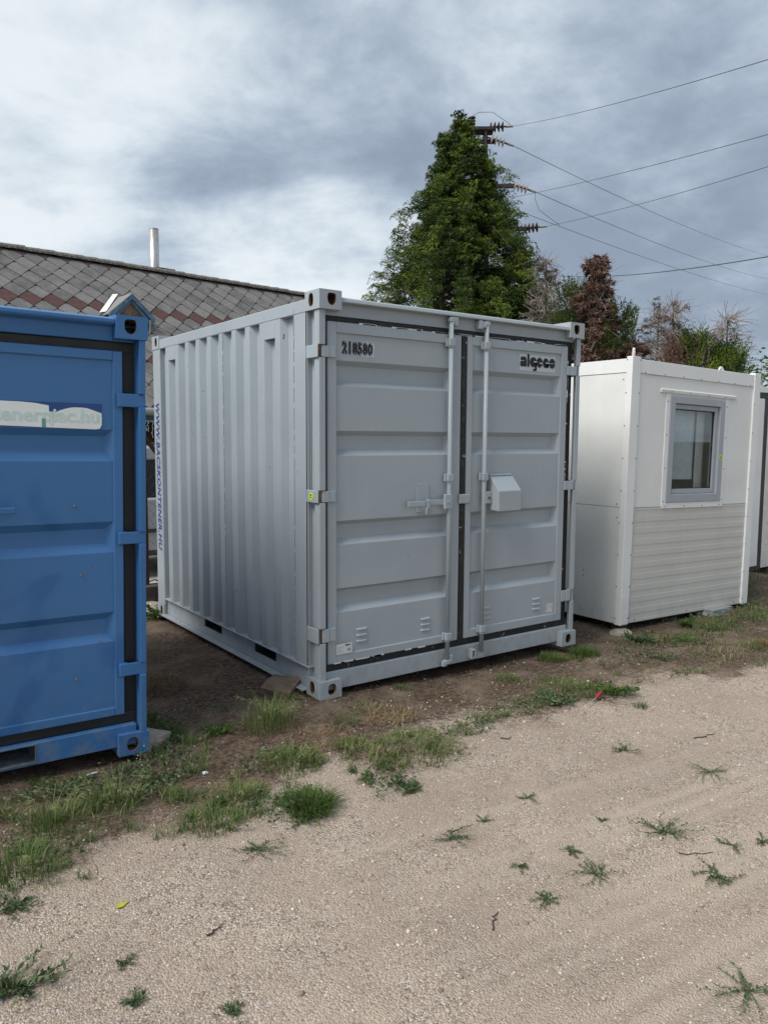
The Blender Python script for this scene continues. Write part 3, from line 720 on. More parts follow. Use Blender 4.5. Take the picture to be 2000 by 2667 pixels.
for (x0, x1, f0, f1, cl, cr_) in ((Xb(-1.268)-.97, Xb(-1.272), mid+.02, Xb(-1.222), False, True), (BW-Xb(-1.272), BW-Xb(-1.272)+.93, BW-Xb(-1.222), mid-.02, True, False)):
    lf = door_panel('door', bc, BD, x0 if cl else f0+.055, x1 if not cl else f1-.055, .262, 2.106, .066, BCH, .034, cap_l=cl, cap_r=cr_, lip=.010, frame=(f0, f1, .215, 2.156))
    right = not cl
    for z0, z1 in ((.436, .504), (1.152, 1.216), (1.872, 1.940)):
        h = MB(); e = Xb(-1.255) if right else BW-Xb(-1.255); o_ = Xb(-1.113) if right else BW-Xb(-1.113)
        h.box(min(e, o_), max(e, o_), .022, .034, z0, z1); h.box(min(e, e+(.045 if right else -.045)), max(e, e+(.045 if right else -.045)), .034, .056, z0, z1)
        h.build('hinge', B, lf, bevel=.004, seg=2)
    if right: rd = lf
    bx_ = mid+(.10 if right else -.10)
    ba = MB().tube([(bx_, .03, .08), (bx_, .03, 2.27)], .016, 12).build('locking_bar', B, lf)
    for z in (.25, 1.42, 2.1): MB().box(bx_-.03, bx_+.03, .012, .056, z-.03, z+.03).build('bar_guide', B, ba, bevel=.004)
    hh = MB(); e1 = Xb(-1.752) if right else mid-.45
    hh.box(min(bx_, e1), max(bx_, e1), .008, .020, 1.336, 1.368); hh.build('door_handle', B, lf, bevel=.005, seg=2)
# the torn sticker: white sheet with two arched tears along its top, on an unfaded patch
MB().box(Xb(-1.327)-.9, Xb(-1.327), .0636, .0654, 1.757, 1.882).build('unfaded_patch', plain('unfaded_blue', (.018, .075, .24), .35, noise=.05), rd)
xr, xm, xl = Xb(-1.330), Xb(-1.583), Xb(-2.0)
top = []
for k in range(15):
    t_ = k/14; top.append((xr+(xm-xr)*t_, 1.835+.026*math.sin(math.pi*min(1, t_*1.15))+random.uniform(-.0015, .0015)))
for k in range(15):
    t_ = k/14; top.append((xm-.001+(xl-xm)*t_, 1.857+.023*math.sin(math.pi*min(1, .12+t_*.95))+random.uniform(-.0015, .0015)))
pts = top+[(xl, 1.766), (Xb(-1.36), 1.752), (Xb(-1.338), 1.756), (xr+.001, 1.775), (xr+.002, 1.81)]
st = MB().prism(pts, 'y', .0612, .0624).build('torn_sticker', M['sticker_white'], rd)
lettering('sticker_text', 'kontenerpiac.hu', M['mint'], st, .1, (Xb(-1.985), .0602, 1.766), (1, 0, -.003), (0, 0, 1), width=.643, height=.088, weight=.002, extr=.0004)
MB().box(Xb(-1.617), Xb(-1.600), .0596, .0600, 1.756, 1.80).build('sticker_text', M['mint_dark'], st)
sc_ = MB()
for k in range(14):
    t_ = k/14*2*math.pi; p = Vector((Xb(-1.573)+.012*math.cos(t_), .0606, 1.797+.03*math.sin(t_))); sc_.tube([p, p+Vector((random.uniform(-.004, .004), 0, random.uniform(.003, .008)))], .0012, 3)
sc_.build('scratched_letter', M['mint_dark'], st)
# snail shells and dents are tiny spots on the leaf
for x, z in ((-1.345, .64), (-1.47, .45), (-1.47, 1.36), (-1.44, 1.0)):
    MB().lathe([(.002, -.006), (.006, -.004), (.0065, 0), (.003, .003)], (Xb(x), .062, z), (0, 1, 0), 8).build('snail', plain('snail_shell', (.25, .19, .14), .6), rd)

# ------------------------------------------------------------------ white site cabin with a window
def glass_mat():
    m, nt, b = new_mat('window_glass'); t = NT(nt)
    g = t.node('ShaderNodeBsdfGlossy', {'Color': (.9, .95, 1, 1), 'Roughness': .015}); tr = t.node('ShaderNodeBsdfTransparent', {'Color': (.85, .88, .88, 1)})
    f = t.math('ADD', t.math('MULTIPLY', t.math('POWER', t.node('ShaderNodeLayerWeight', {'Blend': .5}).outputs['Facing'], 4.0), .7), .05, True)
    ms = t.node('ShaderNodeMixShader', {0: f, 1: tr.outputs[0], 2: g.outputs[0]}); t.l.new(ms.outputs[0], nt.nodes['Material Output'].inputs[0]); return m
M['glass'] = glass_mat()
wc = empty('site_cabin', (3.272, .20, -.005), (0, R(1.35), 0), 'white sheet metal cabin with grey framed window, beside the grey container', 'cabin')
CWD, CDP, CHT = 2.135, 2.4, 2.42
WT, WM = M['white_trim'], M['white']
def seq(a, b, n): return [a+(b-a)*i/(n-1) for i in range(n)]
# corner covers
for (x0, x1, y0, y1) in ((0, .118, 0, .066), (CWD-.116, CWD, 0, .066), (0, .066, CDP-.066, CDP), (CWD-.066, CWD, CDP-.066, CDP)):
    MB().box(x0, x1, y0, y1, 0, CHT).build('corner_cover', WT, wc, bevel=.004, seg=2)
# fascia boards
for x0, x1 in ((.120, .786), (.789, 1.346), (1.349, CWD-.118)):
    MB().box(x0, x1, .008, .03, CHT-.140, CHT-.018).build('fascia_panel', WT, wc, bevel=.002)
for x0 in (.008, CWD-.03): MB().box(x0, x0+.022, .068, CDP-.068, CHT-.140, CHT-.018).build('fascia_panel', WT, wc, bevel=.002)
MB().box(.03, CWD-.03, .03, CDP-.03, CHT-.06, CHT-.035).build('roof', WM, wc)
# upper front wall round the window opening; lower ribbed panel
ox0, ox1, oz0, oz1 = .590, 1.515, 1.105, 2.112
MB().box(.118, ox0, .018, .05, 1.070, CHT-.142).build('wall_panel', WM, wc, bevel=.002)
MB().box(ox1, CWD-.116, .018, .05, 1.070, CHT-.142).build('wall_panel', WM, wc, bevel=.002)
MB().box(ox0, ox1, .018, .05, oz1, CHT-.142).build('wall_panel', WM, wc)
MB().box(ox0, ox1, .018, .05, 1.070, oz0).build('wall_panel', WM, wc)
lp = MB().box(.118, CWD-.116, .020, .05, .004, 1.066).build('lower_panel', M['ribbed'], wc)
z = 1.066-.021
rib0 = None
for k in range(10):
    za, zb_ = 1.066-.0755-.1066*k, 1.066-.0755-.1066*k-.053
    if k == 0: MB().box(.1185, CWD-.1165, .0174, .020, 1.046, 1.066).build('rib', M['ribbed'], lp, bevel=.001)
    if zb_ < .004: zb_ = .005
    MB().box(.1185, CWD-.1165, .0174, .020, zb_, za).build('rib', M['ribbed'], lp, bevel=.001)
# side walls: upper and lower sheet
for x0 in (.014, CWD-.04):
    MB().box(x0, x0+.026, .066, CDP-.066, 1.072, CHT-.142).build('wall_panel', WM, wc, bevel=.003)
    MB().box(x0+.002, x0+.026, .066, CDP-.066, .006, 1.069).build('wall_panel', WM, wc, bevel=.003)
MB().box(.066, CWD-.066, CDP-.05, CDP-.02, .006, CHT-.1).build('wall_panel', WM, wc)
MB().box(.02, CWD-.02, .02, CDP-.02, .0, .03).build('floor_plate', M['dark_steel'], wc)
inn = MB(); inn.box(.06, CWD-.06, CDP-.5, CDP-.49, .03, 2.3); inn.box(.06, .07, .06, CDP-.49, .03, 2.3); inn.box(CWD-.07, CWD-.06, .06, CDP-.49, .03, 2.3); inn.box(.07, CWD-.07, .06, CDP-.5, 2.28, 2.29)
inn.build('inner_lining', plain('cabin_lining', (.42, .42, .40), .7), wc)
tb = MB().box(.5, 1.5, 1.1, 1.7, .74, .77).build('inner_shelf', plain('shelf_board', (.2, .15, .1), .6), wc)
# window: drip ledge, sheet trim, frame, sash, glass
win = MB().prism([(.018, 2.130), (.004, 2.130), (.000, 2.158), (.018, 2.170)], 'x', .445, 1.700).build('window_ledge', WM, wc, bevel=.002)
MB().box(.540, ox0+.006, .010, .018, 1.068, 2.126).build('window_trim', WT, wc, bevel=.0015)
MB().box(ox1-.006, 1.568, .010, .018, 1.068, 2.126).build('window_trim', WT, wc, bevel=.0015)
MB().box(.545, 1.562, .008, .016, 1.052, oz0+.004).build('window_trim', WT, wc, bevel=.0015)
wf = MB()
wf.box(ox0+.004, .676, .002, .07, oz0, oz1-.002); wf.box(1.428, ox1-.004, .002, .07, oz0, oz1-.002); wf.box(.676, 1.428, .002, .07, 2.040, oz1-.002); wf.box(.676, 1.428, .002, .07, oz0, 1.186)
wfo = wf.build('window_frame', M['pvc'], wc, bevel=.006, seg=2)
sa = MB(); sa.box(.678, .712, .026, .075, 1.188, 2.038); sa.box(1.376, 1.426, .026, .075, 1.188, 2.038); sa.box(.712, 1.376, .026, .075, 1.992, 2.038); sa.box(.712, 1.376, .026, .075, 1.188, 1.234)
sa.build('window_sash', M['pvc'], wfo, bevel=.005, seg=2)
gk = MB(); gk.box(.712, .720, .040, .05, 1.234, 1.992); gk.box(1.368, 1.376, .040, .05, 1.234, 1.992); gk.box(.72, 1.368, .040, .05, 1.984, 1.992); gk.box(.72, 1.368, .040, .05, 1.234, 1.242)
gk.build('glazing_gasket', M['rubber_clean'], wfo)
MB().box(.72, 1.368, .046, .050, 1.242, 1.984).build('window_pane', M['glass'], wfo)
for i, x in enumerate((1.18, 1.235, 1.29, 1.335)):
    MB().box(x, x+.034, .10+.012*i, .104+.012*i, 1.15, 2.02).build('blind_strip', plain('blind_%s' % 'abcd'[i], (.55, .55, .52), .8), wfo)
MB().box(.70, 1.19, .13, .135, 1.32, 2.1).build('roller_blind', plain('blind_cloth', (.62, .66, .69), .9), wfo)  # added sheet behind the glass, its grey-blue stands in for a dull reflection
MB().box(.6, 1.25, .30, .33, 1.10, 1.25).build('inner_sill', plain('inner_sill_board', (.09, .09, .09), .7), wfo)
round_sticker(wfo, (1.468, .0012, 1.540), (0, -1, 0), .028)
# lifting eyes
for x, y, a in ((.052, .035, 0), (CWD-.26, .30, 1)):
    ring = [(x+(.036*math.cos(t) if a else .036*math.cos(t)*.75), y+(.0 if a else .036*math.cos(t)*.66), CHT+.028+.038*math.sin(t)) for t in [2*math.pi*k/20 for k in range(21)]]
    MB().tube(ring, .012, 8, caps=False).build('lifting_eye', plain('eye_%d' % a, (.66, .65, .62), .5), wc, smooth=True)
# screws
sc_ = MB()
def scr(x, z, y=-.002): sc_.lathe([(.0065, 0), (.004, -.004)], (x, y, z), (0, 1, 0), 6)
for z in seq(.06, 2.39, 9): scr(.108, z, 0); scr(CWD-.106, z, 0)
for x in seq(.2, 1.95, 7): scr(x, CHT-.130, .008)
for z in seq(1.12, 2.05, 4): scr(.565, z, .010); scr(1.545, z, .010)
for x in seq(.6, 1.5, 4): scr(x, 1.07, .008); scr(x, 2.142, .003)
for x in (.23, 1.05, 1.9): scr(x, .03, .0174)
def scx(y, z, x=0): sc_.lathe([(.0065, 0), (.004, -.004)], (x, y, z), (1, 0, 0), 6)
for z in seq(.06, 2.39, 9): scx(.058, z)
for y, z in ((.11, 1.10), (.10, .98), (.10, 2.22), (.45, .45), (.45, .4), (.45, CHT-.13)): scx(y, z, .013)
sc_.build('screws', M['screw'], wc)['kind'] = 'stuff'
MB().prism([(.0, .27), (.045, .272), (.05, .02), (.0, .0)], 'y', -.004, .0).build('dented_patch', WT, wc, bevel=.001)
for x0, y0 in ((.06, .04), (CWD-.62, .05), (.06, CDP-.15), (CWD-.16, CDP-.15)):
    MB().box(x0, x0+.10, y0, y0+.10, -.085, .0).build('foot', M['dark_steel'], wc, bevel=.004)

# ------------------------------------------------------------------ second cabin behind, with an open doorway frame
c2 = empty('site_cabin', (5.60, 1.30, -.06), label='second white cabin with dark steel door frame, half hidden behind the first cabin', cat='cabin')
MB().box(0, 1.70, .0, .05, .02, 2.36).build('wall_panel', WM, c2, bevel=.003)
MB().box(0, 3.6, 0.02, 2.3, 2.36, 2.43).build('roof', WM, c2)
MB().box(0, 3.6, -.02, .02, 2.355, 2.430).build('fascia_panel', WT, c2, bevel=.003)
MB().box(2.235, 3.6, .0, .05, .02, 2.355).build('wall_panel', WM, c2, bevel=.003)
MB().box(2.075, 2.230, -.012, .045, .02, 2.353).build('wall_panel', plain('worn_trim', (.68, .66, .61), .5, noise=.15, scale=5), c2, bevel=.003)
MB().box(0, .05, .05, 2.3, .02, 2.36).build('wall_panel', WM, c2); MB().box(3.55, 3.6, .05, 2.3, .02, 2.36).build('wall_panel', WM, c2); MB().box(0.05, 3.55, 2.25, 2.3, .02, 2.36).build('wall_panel', WM, c2)
df = MB(); df.box(1.02, 2.07, -.006, .05, 2.278, 2.352); df.box(1.965, 2.070, -.008, .05, .0, 2.278); df.box(1.02, 1.965, -.006, .05, -.005, .056); df.box(1.02, 1.08, -.006, .05, .056, 2.278)
dfo = df.build('door_frame', M['dark_steel'], c2, bevel=.003)
dd = MB().box(1.082, 1.962, -.016, .03, .058, 2.275).build('door', M['white_trim'], c2, bevel=.004)
for z in (.33, 2.03): MB().tube([(1.978, -.02, z-.05), (1.978, -.02, z+.05)], .012, 8).build('hinge', M['dark_steel'], dd)
sc_ = MB()
for z in seq(.05, 2.3, 9): sc_.lathe([(.0065, 0), (.004, -.004)], (2.19, -.012, z), (0, 1, 0), 6)
sc_.build('screws', M['screw'], c2)['kind'] = 'stuff'
for x, y in ((.1, .1), (3.4, .1), (.1, 2.1), (3.4, 2.1), (2.0, .1)): MB().box(x, x+.12, y, y+.12, -.08, .02).build('foot', M['dark_steel'], c2)

# ------------------------------------------------------------------ house with diamond tiled roof
YAWH = .135
hs = empty('house', (.478, 13.29, -.12), (0, 0, YAWH), 'low house with grey and brown diamond tiled roof behind the containers', 'house')
RZ, TW, TH = 5.574, .448, .462      # ridge height above the house base, tile width, tile height along the slope
SL = math.sqrt(.5)
def slope(x, s, h=0): return (x, -s*SL-h*SL, RZ-s*SL+h*SL)    # s down the slope, h above it
LEN = 4.60
def tile_mat():
    m, nt, b = new_mat('weathered_slate'); t = NT(nt); v = t.node('ShaderNodeNewGeometry').outputs['Position']
    oi = t.node('ShaderNodeObjectInfo').outputs['Random']
    at = t.node('ShaderNodeAttribute', attribute_name='tint').outputs['Fac']
    rnd = t.math('FRACT', t.math('ADD', oi, at))
    base = t.mix(rnd, (.105, .10, .096), (.185, .178, .17))
    base = t.mix(t.math('MULTIPLY', t.fr(t.noise(v, 3.5, 6, .7), .42, .7), .8), base, (.235, .228, .215))
    base = t.mix(t.math('MULTIPLY', t.fr(t.noise(v, 24, 6, .75), .52, .72), .75), base, (.045, .042, .039))
    base = t.mix(t.fr(t.noise(v, 60, 3, .6), .66, .72), base, (.33, .32, .30))
    t.set(b, Base_Color=base, Roughness=.9, Normal=t.bump(t.noise(v, 40, 5, .7), .4, .01)); return m
M['slate'] = tile_mat()
M['slate_brown'] = plain('brown_slate', (.085, .040, .034), .8, noise=.22, scale=7, bump=.1)
rf = MB(); rf.add([slope(-6, -.02, -.03), slope(8.15, -.02, -.03), slope(8.15, LEN, -.03), slope(-6, LEN, -.03), slope(-6, -.02, -.09), slope(8.15, -.02, -.09), slope(8.15, LEN, -.09), slope(-6, LEN, -.09)],
       [(0, 3, 2, 1), (4, 5, 6, 7), (0, 1, 5, 4), (1, 2, 6, 5), (2, 3, 7, 6), (3, 0, 4, 7)])
rf.add([(-6, 0, RZ-.03), (8.15, 0, RZ-.03), (8.15, 3.4, RZ-3.43), (-6, 3.4, RZ-3.43)], [(0, 1, 2, 3)])
roof = rf.build('roof', plain('roof_underlay', (.03, .028, .026), .9), hs, fix=False)
def tile_geo(top_cut=False, half=False):
    """one diamond plate, lower corner lifted a little over the next course"""
    g = .0035; w, h = TW/2-g, TH/2-g*TH/TW; c = .07
    if half: o = [(-w, 0), (w, 0), (0, h)]           # lower half only, at the ridge (x, s)
    elif top_cut: o = [(-w, 0), (-w*.42, -h*.58), (w*.42, -h*.58), (w, 0), (0, h)]
    else: o = [(-w, 0), (-c*.5, -h+c*.5), (c*.5, -h+c*.5), (w, 0), (0, h)]
    lift = lambda s: .006+.016*(s+h)/(2*h)
    V = [(x, s, lift(s)) for x, s in o]+[(x, s, lift(s)-.009) for x, s in o]; n = len(o)
    return V, [tuple(range(n)), tuple(range(n, 2*n))[::-1]]+[((i+1) % n, i, i+n, (i+1) % n+n) for i in range(n)]
_tm = {}
def tile_mesh(kind, brown):
    key = (kind, brown)
    if key not in _tm:
        V, F = tile_geo(kind == 'cut', kind == 'half'); mb = MB(); mb.add([(x, -s*SL-h*SL, -s*SL+h*SL) for x, s, h in V], F)
        me = bpy.data.meshes.new('tile'); me.from_pydata(mb.v, [], mb.f); me.materials.append(M['slate_brown' if brown else 'slate']); me.update(); _tm[key] = me
        bm = bmesh.new(); bm.from_mesh(me); bmesh.ops.recalc_face_normals(bm, faces=bm.faces); bm.to_mesh(me); bm.free()
    return _tm[key]
NR = int(LEN/(TH/2)); rest = MB(); rest_t = []
dormx0, dormx1 = 1.66, 2.44
for j in range(0, NR+1):
    for k in range(-14, 20):
        x = (k+(0 if j % 2 else .5))*TW-.215; s = j*TH/2
        if x < -5.8 or x > 8.0: continue
        if dormx0+.1 < x < dormx1-.1 and 1.45 < s < 2.3: continue
        brown = j in (0, 7, 14)
        kind = 'half' if j == 0 else 'cut' if j == 1 else 'full'
        vis = (j <= 9 and -1.3 < x < 6.6) or (1.0 < x < 2.9 and j <= 20)
        if vis:
            o = bpy.data.objects.new('tile', tile_mesh(kind, brown)); COL.objects.link(o); o.parent = roof
            o.location = (x, -s*SL, RZ-s*SL); o.rotation_euler = (random.gauss(0, .008), random.gauss(0, .008), random.gauss(0, .006))
        else:
            V, F = tile_geo(kind == 'cut', kind == 'half'); rest.add([slope(x+a, s+b_, h) for a, b_, h in V], F, 1 if brown else 0); rest_t += [random.random()]*len(F)
ro = rest.build('roof_tiles', [M['slate'], M['slate_brown']], roof); ro['kind'] = 'stuff'
a_ = ro.data.attributes.new('tint', 'FLOAT', 'FACE'); a_.data.foreach_set('value', rest_t)
# ridge: overlapping half-round caps, mossy
M['ridge'] = plain('mossy_ridge', (.15, .14, .12), .95, noise=.7, scale=22, bump=.6)
x = -4.0; i_ = 0
def ridge_geo(l):
    m_ = MB(); n = 8; vs = []
    for xx, rr in ((0, .098), (l+.05, .112)): vs += [(xx, rr*math.cos(math.pi*k/n)*1.1, -.055+rr*math.sin(math.pi*k/n)) for k in range(n+1)]
    for xx, rr in ((0, .082), (l+.05, .096)): vs += [(xx, rr*math.cos(math.pi*k/n)*1.1, -.055+rr*math.sin(math.pi*k/n)) for k in range(n+1)]
    N = n+1; fs = [(i, i+1, i+1+N, i+N) for i in range(n)]+[(i+2*N, i+3*N, i+1+3*N, i+1+2*N) for i in range(n)]
    fs += [(i, i+2*N, i+1+2*N, i+1) for i in range(n)]+[(i+N, i+1+N, i+1+3*N, i+3*N) for i in range(n)]
    m_.add(vs, fs); me = m_.build('ridge_tile', M['ridge'], None); d = me.data; bpy.data.objects.remove(me); return d
rgm = ridge_geo(.30)
while x < 8.0:
    o = bpy.data.objects.new('ridge_tile', rgm); COL.objects.link(o); o.parent = roof; o.location = (x, 0, RZ+.03+random.uniform(-.006, .006)); o.rotation_euler = (0, random.gauss(0, .012), random.gauss(0, .01)); x += .30
# steel flue behind the ridge
fl = MB().tube([(3.725, .6, RZ-1.0), (3.725, .6, RZ+1.10)], .112, 20).build('chimney', plain('steel_flue', (.52, .51, .50), .38, metal=.75, noise=.12, scale=8), roof)
for p in fl.data.polygons: p.use_smooth = len(p.vertices) == 4
MB().tube([(3.725, .6, RZ+1.096), (3.725, .6, RZ+1.106)], .116, 20).build('chimney_rim', plain('flue_rim', (.6, .6, .6), .4, metal=.6), roof)
MB().box(3.50, 3.98, .06, .5, RZ-.3, RZ+.125).build('chimney_base', M['slate_brown'], roof, bevel=.01)
# dormer: board front, carved blue bargeboards, small tiled roof
M['old_blue'] = plain('old_blue_paint', (.10, .19, .27), .7, noise=.4, scale=14, bump=.3)
M['old_wood'] = plain('old_boards', (.20, .125, .085), .85, noise=.6, scale=6, bump=.3)
dx, dz, dy = 2.05, 3.87, -1.60      # centre line, sill level, front plane
dm = MB().box(dx-.30, dx+.30, dy+.03, dy+1.0, dz-.02, dz+.28).build('dormer', M['slate'], hs)
for k in range(9):
    x0 = dx-.315+.07*k; xc = x0+.035; top = dz+.74-abs(xc-dx)*1.0
    MB().prism([(x0+.002, dz), (x0+.068, dz), (x0+.068, top-(.03 if xc > dx else -.03)), (x0+.002, top+(.03 if xc > dx else -.03))], 'y', dy+random.uniform(0, .012), dy+.03).build('plank', M['old_wood'], dm)
for s in (-1, 1):
    for off, th, wd, yy in ((0, .05, .085, -.03), (-.10, .035, .06, .0)):
        a, e = dz+.82+off, dz+.36+off*.9
        MB().prism([(dx, a), (dx+s*(.50+off*.6), e), (dx+s*(.50+off*.6)-s*.03, e-wd), (dx, a-wd*1.35)], 'y', dy+yy-th, dy+yy).build('bargeboard', M['old_blue'], dm, bevel=.004)
    mb_ = MB(); mb_.add([(dx, dy-.07, dz+.82), (dx+s*.50, dy-.07, dz+.38), (dx+s*.50, dy+.9, dz+.38), (dx, dy+1.2, dz+.82), (dx, dy-.07, dz+.79), (dx+s*.50, dy-.07, dz+.35), (dx+s*.50, dy+.9, dz+.35), (dx, dy+1.2, dz+.79)],
        [(0, 1, 2, 3), (4, 5, 6, 7), (0, 1, 5, 4), (1, 2, 6, 5), (0, 3, 7, 4), (2, 3, 7, 6)]); mb_.build('dormer_roof', plain('dormer_slate', (.22, .22, .21), .8, noise=.2), dm)
MB().add([(dx-.56, -1.36, 4.28), (dx-.04, -.86, 4.77), (dx+.03, -.96, 4.77), (dx-.46, -1.46, 4.30)], [(0, 1, 2, 3)]).build('dormer_flashing', plain('white_mortar', (.68, .67, .64), .8), dm)
MB().box(dx-.36, dx+.36, dy-.05, dy+.05, dz-.05, dz+.0).build('dormer_sill', plain('pale_sill', (.5, .5, .48), .8), dm)
MB().tube([(dx+.40, dy-.04, dz+.35), (dx+.37, dy-.05, dz-.1), (dx+.42, dy-.12, dz-.3)], .008, 5).build('dormer_cable', plain('pale_cable', (.6, .6, .57), .6), dm)
# gutter, fascia, wall with a dark open porch
ge = slope(0, LEN)
MB().tube([(-6, ge[1]-.04, ge[2]-.06), (8, ge[1]-.04, ge[2]-.06)], .073, 12).build('gutter', plain('grey_gutter', (.27, .29, .28), .5, noise=.1), hs)
MB().box(-6, 8, ge[1]+.03, ge[1]+.06, ge[2]-.27, ge[2]-.13).build('fascia', plain('teal_fascia', (.05, .105, .12), .6, noise=.3), hs)
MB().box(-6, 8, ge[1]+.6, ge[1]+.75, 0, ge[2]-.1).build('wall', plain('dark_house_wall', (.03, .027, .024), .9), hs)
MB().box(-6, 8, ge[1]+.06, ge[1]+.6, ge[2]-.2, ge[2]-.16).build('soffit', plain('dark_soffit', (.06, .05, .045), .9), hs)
pm = plain('porch_post_wood', (.1, .06, .04), .8)
for x in (-4, -1, 3.1): MB().box(x, x+.12, ge[1]+.08, ge[1]+.20, 0, ge[2]-.2).build('porch_post', pm, hs)

# icicle lights hanging under the gutter
il = MB(); r_ = random.Random(4)
x = .6
while x < 2.4:
    l = r_.uniform(.1, .34); pts = [(x, 0, 0)]
    for k in range(7): pts.append((x+r_.uniform(-.02, .02), r_.uniform(-.015, .015), -l*(k+1)/7))
    il.tube(pts, .006, 4)
    for p in pts[1::2]: il.tube([p, (p[0]+r_.uniform(-.02, .02), p[1], p[2]-.02)], .009, 4)
    x += r_.uniform(.05, .11)
il.tube([(.55, 0, 0), (2.45, 0, .0)], .007, 4)
io = il.build('light_string', plain('icicle_string', (.6, .6, .58), .5), None); io.location = (.478-math.sin(YAWH)*(ge[1]+.0), 13.29+math.cos(YAWH)*ge[1], ge[2]-.12-.235); io.rotation_euler = (0, 0, YAWH)
tag(io, 'white icicle light string hanging under the house gutter', 'light string')

# ------------------------------------------------------------------ silver car parked in the yard behind the fence
car = empty('parked_car', (-1.55, 5.45, -.11), label='silver estate car parked behind the wire fence, seen through the gap', cat='car')
def car_paint():
    m, nt, b = new_mat('silver_car_paint'); NT(nt).set(b, Base_Color=(.50, .52, .54, 1), Metallic=.45, Roughness=.28, Coat_Weight=.6, Coat_Roughness=.06); return m
CP = car_paint(); CL_, CWI = 4.4, 1.78
side = [(.05, .38), (.0, .55), (.04, .80), (.15, .96), (1.05, 1.02), (4.25, 1.02), (4.38, .85), (4.4, .5), (4.3, .34), (3.95, .30), (3.86, .52), (3.66, .62), (3.42, .62), (3.24, .52), (3.15, .28), (1.22, .28), (1.13, .52), (.95, .62), (.72, .62), (.54, .52), (.45, .30)]
cb = MB().prism(side, 'y', 0, CWI).build('body', CP, car, bevel=.03, seg=3)
gh_prof = [(1.02, 1.02), (1.72, 1.50), (2.0, 1.56), (3.9, 1.56), (4.22, 1.03)]
MB().prism([(1.02, 1.021), (1.72, 1.50), (3.9, 1.52), (4.22, 1.021)], 'y', .10, CWI-.10).build('cabin_glass', plain('car_glass', (.02, .024, .028), .05, noise=.0, spec=.9), car, bevel=.01)
MB().prism([(1.66, 1.49), (1.95, 1.64), (2.3, 1.67), (3.7, 1.66), (3.98, 1.60), (3.94, 1.49)], 'y', .085, CWI-.085).build('roof', CP, car, bevel=.03, seg=3)
for y in (.14, CWI-.14): MB().tube([(1.95, y, 1.70), (3.7, y, 1.69)], .014, 6).build('roof_rail', M['dark_steel'], car)
for x0, x1 in ((1.02, 1.10), (2.02, 2.08), (3.14, 3.20), (4.0, 4.2)):
    MB().prism([(x0+.02, 1.02), (x1+.02, 1.02), (x1+.02+(.62 if x0 < 1.5 else -.05 if x0 < 3.5 else -.25), 1.50), (x0+.02+(.62 if x0 < 1.5 else -.05 if x0 < 3.5 else -.25), 1.50)], 'y', .085, .105).build('window_pillar', CP, car)
MB().box(.6, 4.0, -.014, .004, .585, .632).build('side_moulding', M['dark_steel'], car, bevel=.006)
MB().box(1.2, 3.2, -.008, .01, .29, .36).build('door_sill', M['dark_steel'], car, bevel=.004)
for x in (1.25, 2.1, 3.1):
    MB().box(x, x+.008, -.002, .004, .38, 1.01).build('door_gap', M['dark'], car)
for x in (1.85, 2.75): MB().box(x, x+.20, -.03, .0, .86, .89).build('door_handle', CP, car, bevel=.008)
for x in (.835, 3.54):
    for y, sg in ((.02, 1), (CWI-.02, -1)):
        wo = MB().lathe([(.20, 0), (.29, 0), (.315, .03), (.315, .17), (.29, .20), (.1, .20)], (x, y, .315), (0, sg, 0), 24).build('wheel', M['rubber_clean'], car)
        MB().lathe([(.205, -.004), (.19, .03), (.06, .02), (.03, -.01)], (x, y, .315), (0, sg, 0), 16).build('rim', plain('alloy_rim', (.45, .46, .47), .35, metal=.7) if 'alloy_rim' not in bpy.data.materials else bpy.data.materials['alloy_rim'], wo)

# ------------------------------------------------------------------ chain-link fence on a concrete base
fe = empty('wire_fence', (0, 3.50, -.08), label='rusty chain link fence on a concrete base between the containers', cat='fence')
RP = plain('rusty_post', (.075, .030, .024), .8, noise=.45, scale=12, bump=.3)
for x in (-2.4, .058, 2.5):
    MB().box(x, x+.042, 0, .042, .2, 2.15).build('post', RP, fe, bevel=.003)
for x, s in ((.10, 1), (2.5, -1)):
    MB().tube([(x, .02, 1.74), (x+s*1.1, .02, .28)], .024, 6).build('brace', RP, fe)
MB().box(-2.6, 3.2, -.06, .10, -.05, .268).build('concrete_base', plain('old_concrete', (.085, .075, .066), .95, noise=.5, scale=8, bump=.5), fe, bevel=.012)
lk = MB(); r_ = random.Random(3); P_, HC = .062, .05
def zig(x, side, sag):
    pts = []
    z = 1.53; k = 0
    while z > .29:
        pts.append((x+(P_/2 if (k+side) % 2 else -P_/2)+r_.gauss(0, .004+sag), .05+r_.gauss(0, .004), z)); z -= HC; k += 1
    return pts
n_ = int(3.6/P_)
for i in range(n_):
    x = -1.6+i*P_; lk.tube(zig(x, i % 2, .006 if .05 < x < 1.2 else 0), .0021, 3, caps=False)
lk.tube([(-1.6, .05, 1.53), (.1, .05, 1.53), (2.1, .05, 1.535)], .003, 4)
lk.build('wire_mesh', plain('old_wire', (.06, .055, .05), .6, metal=.4), fe)['kind'] = 'stuff'
for k in range(6):
    MB().tube([(.1+.09*k, .05+.01*k, .29), (.16+.09*k, .03, .31+.01*(k % 3)), (.24+.09*k, .05, .29)], .006, 4).build('loose_wire', RP, fe)

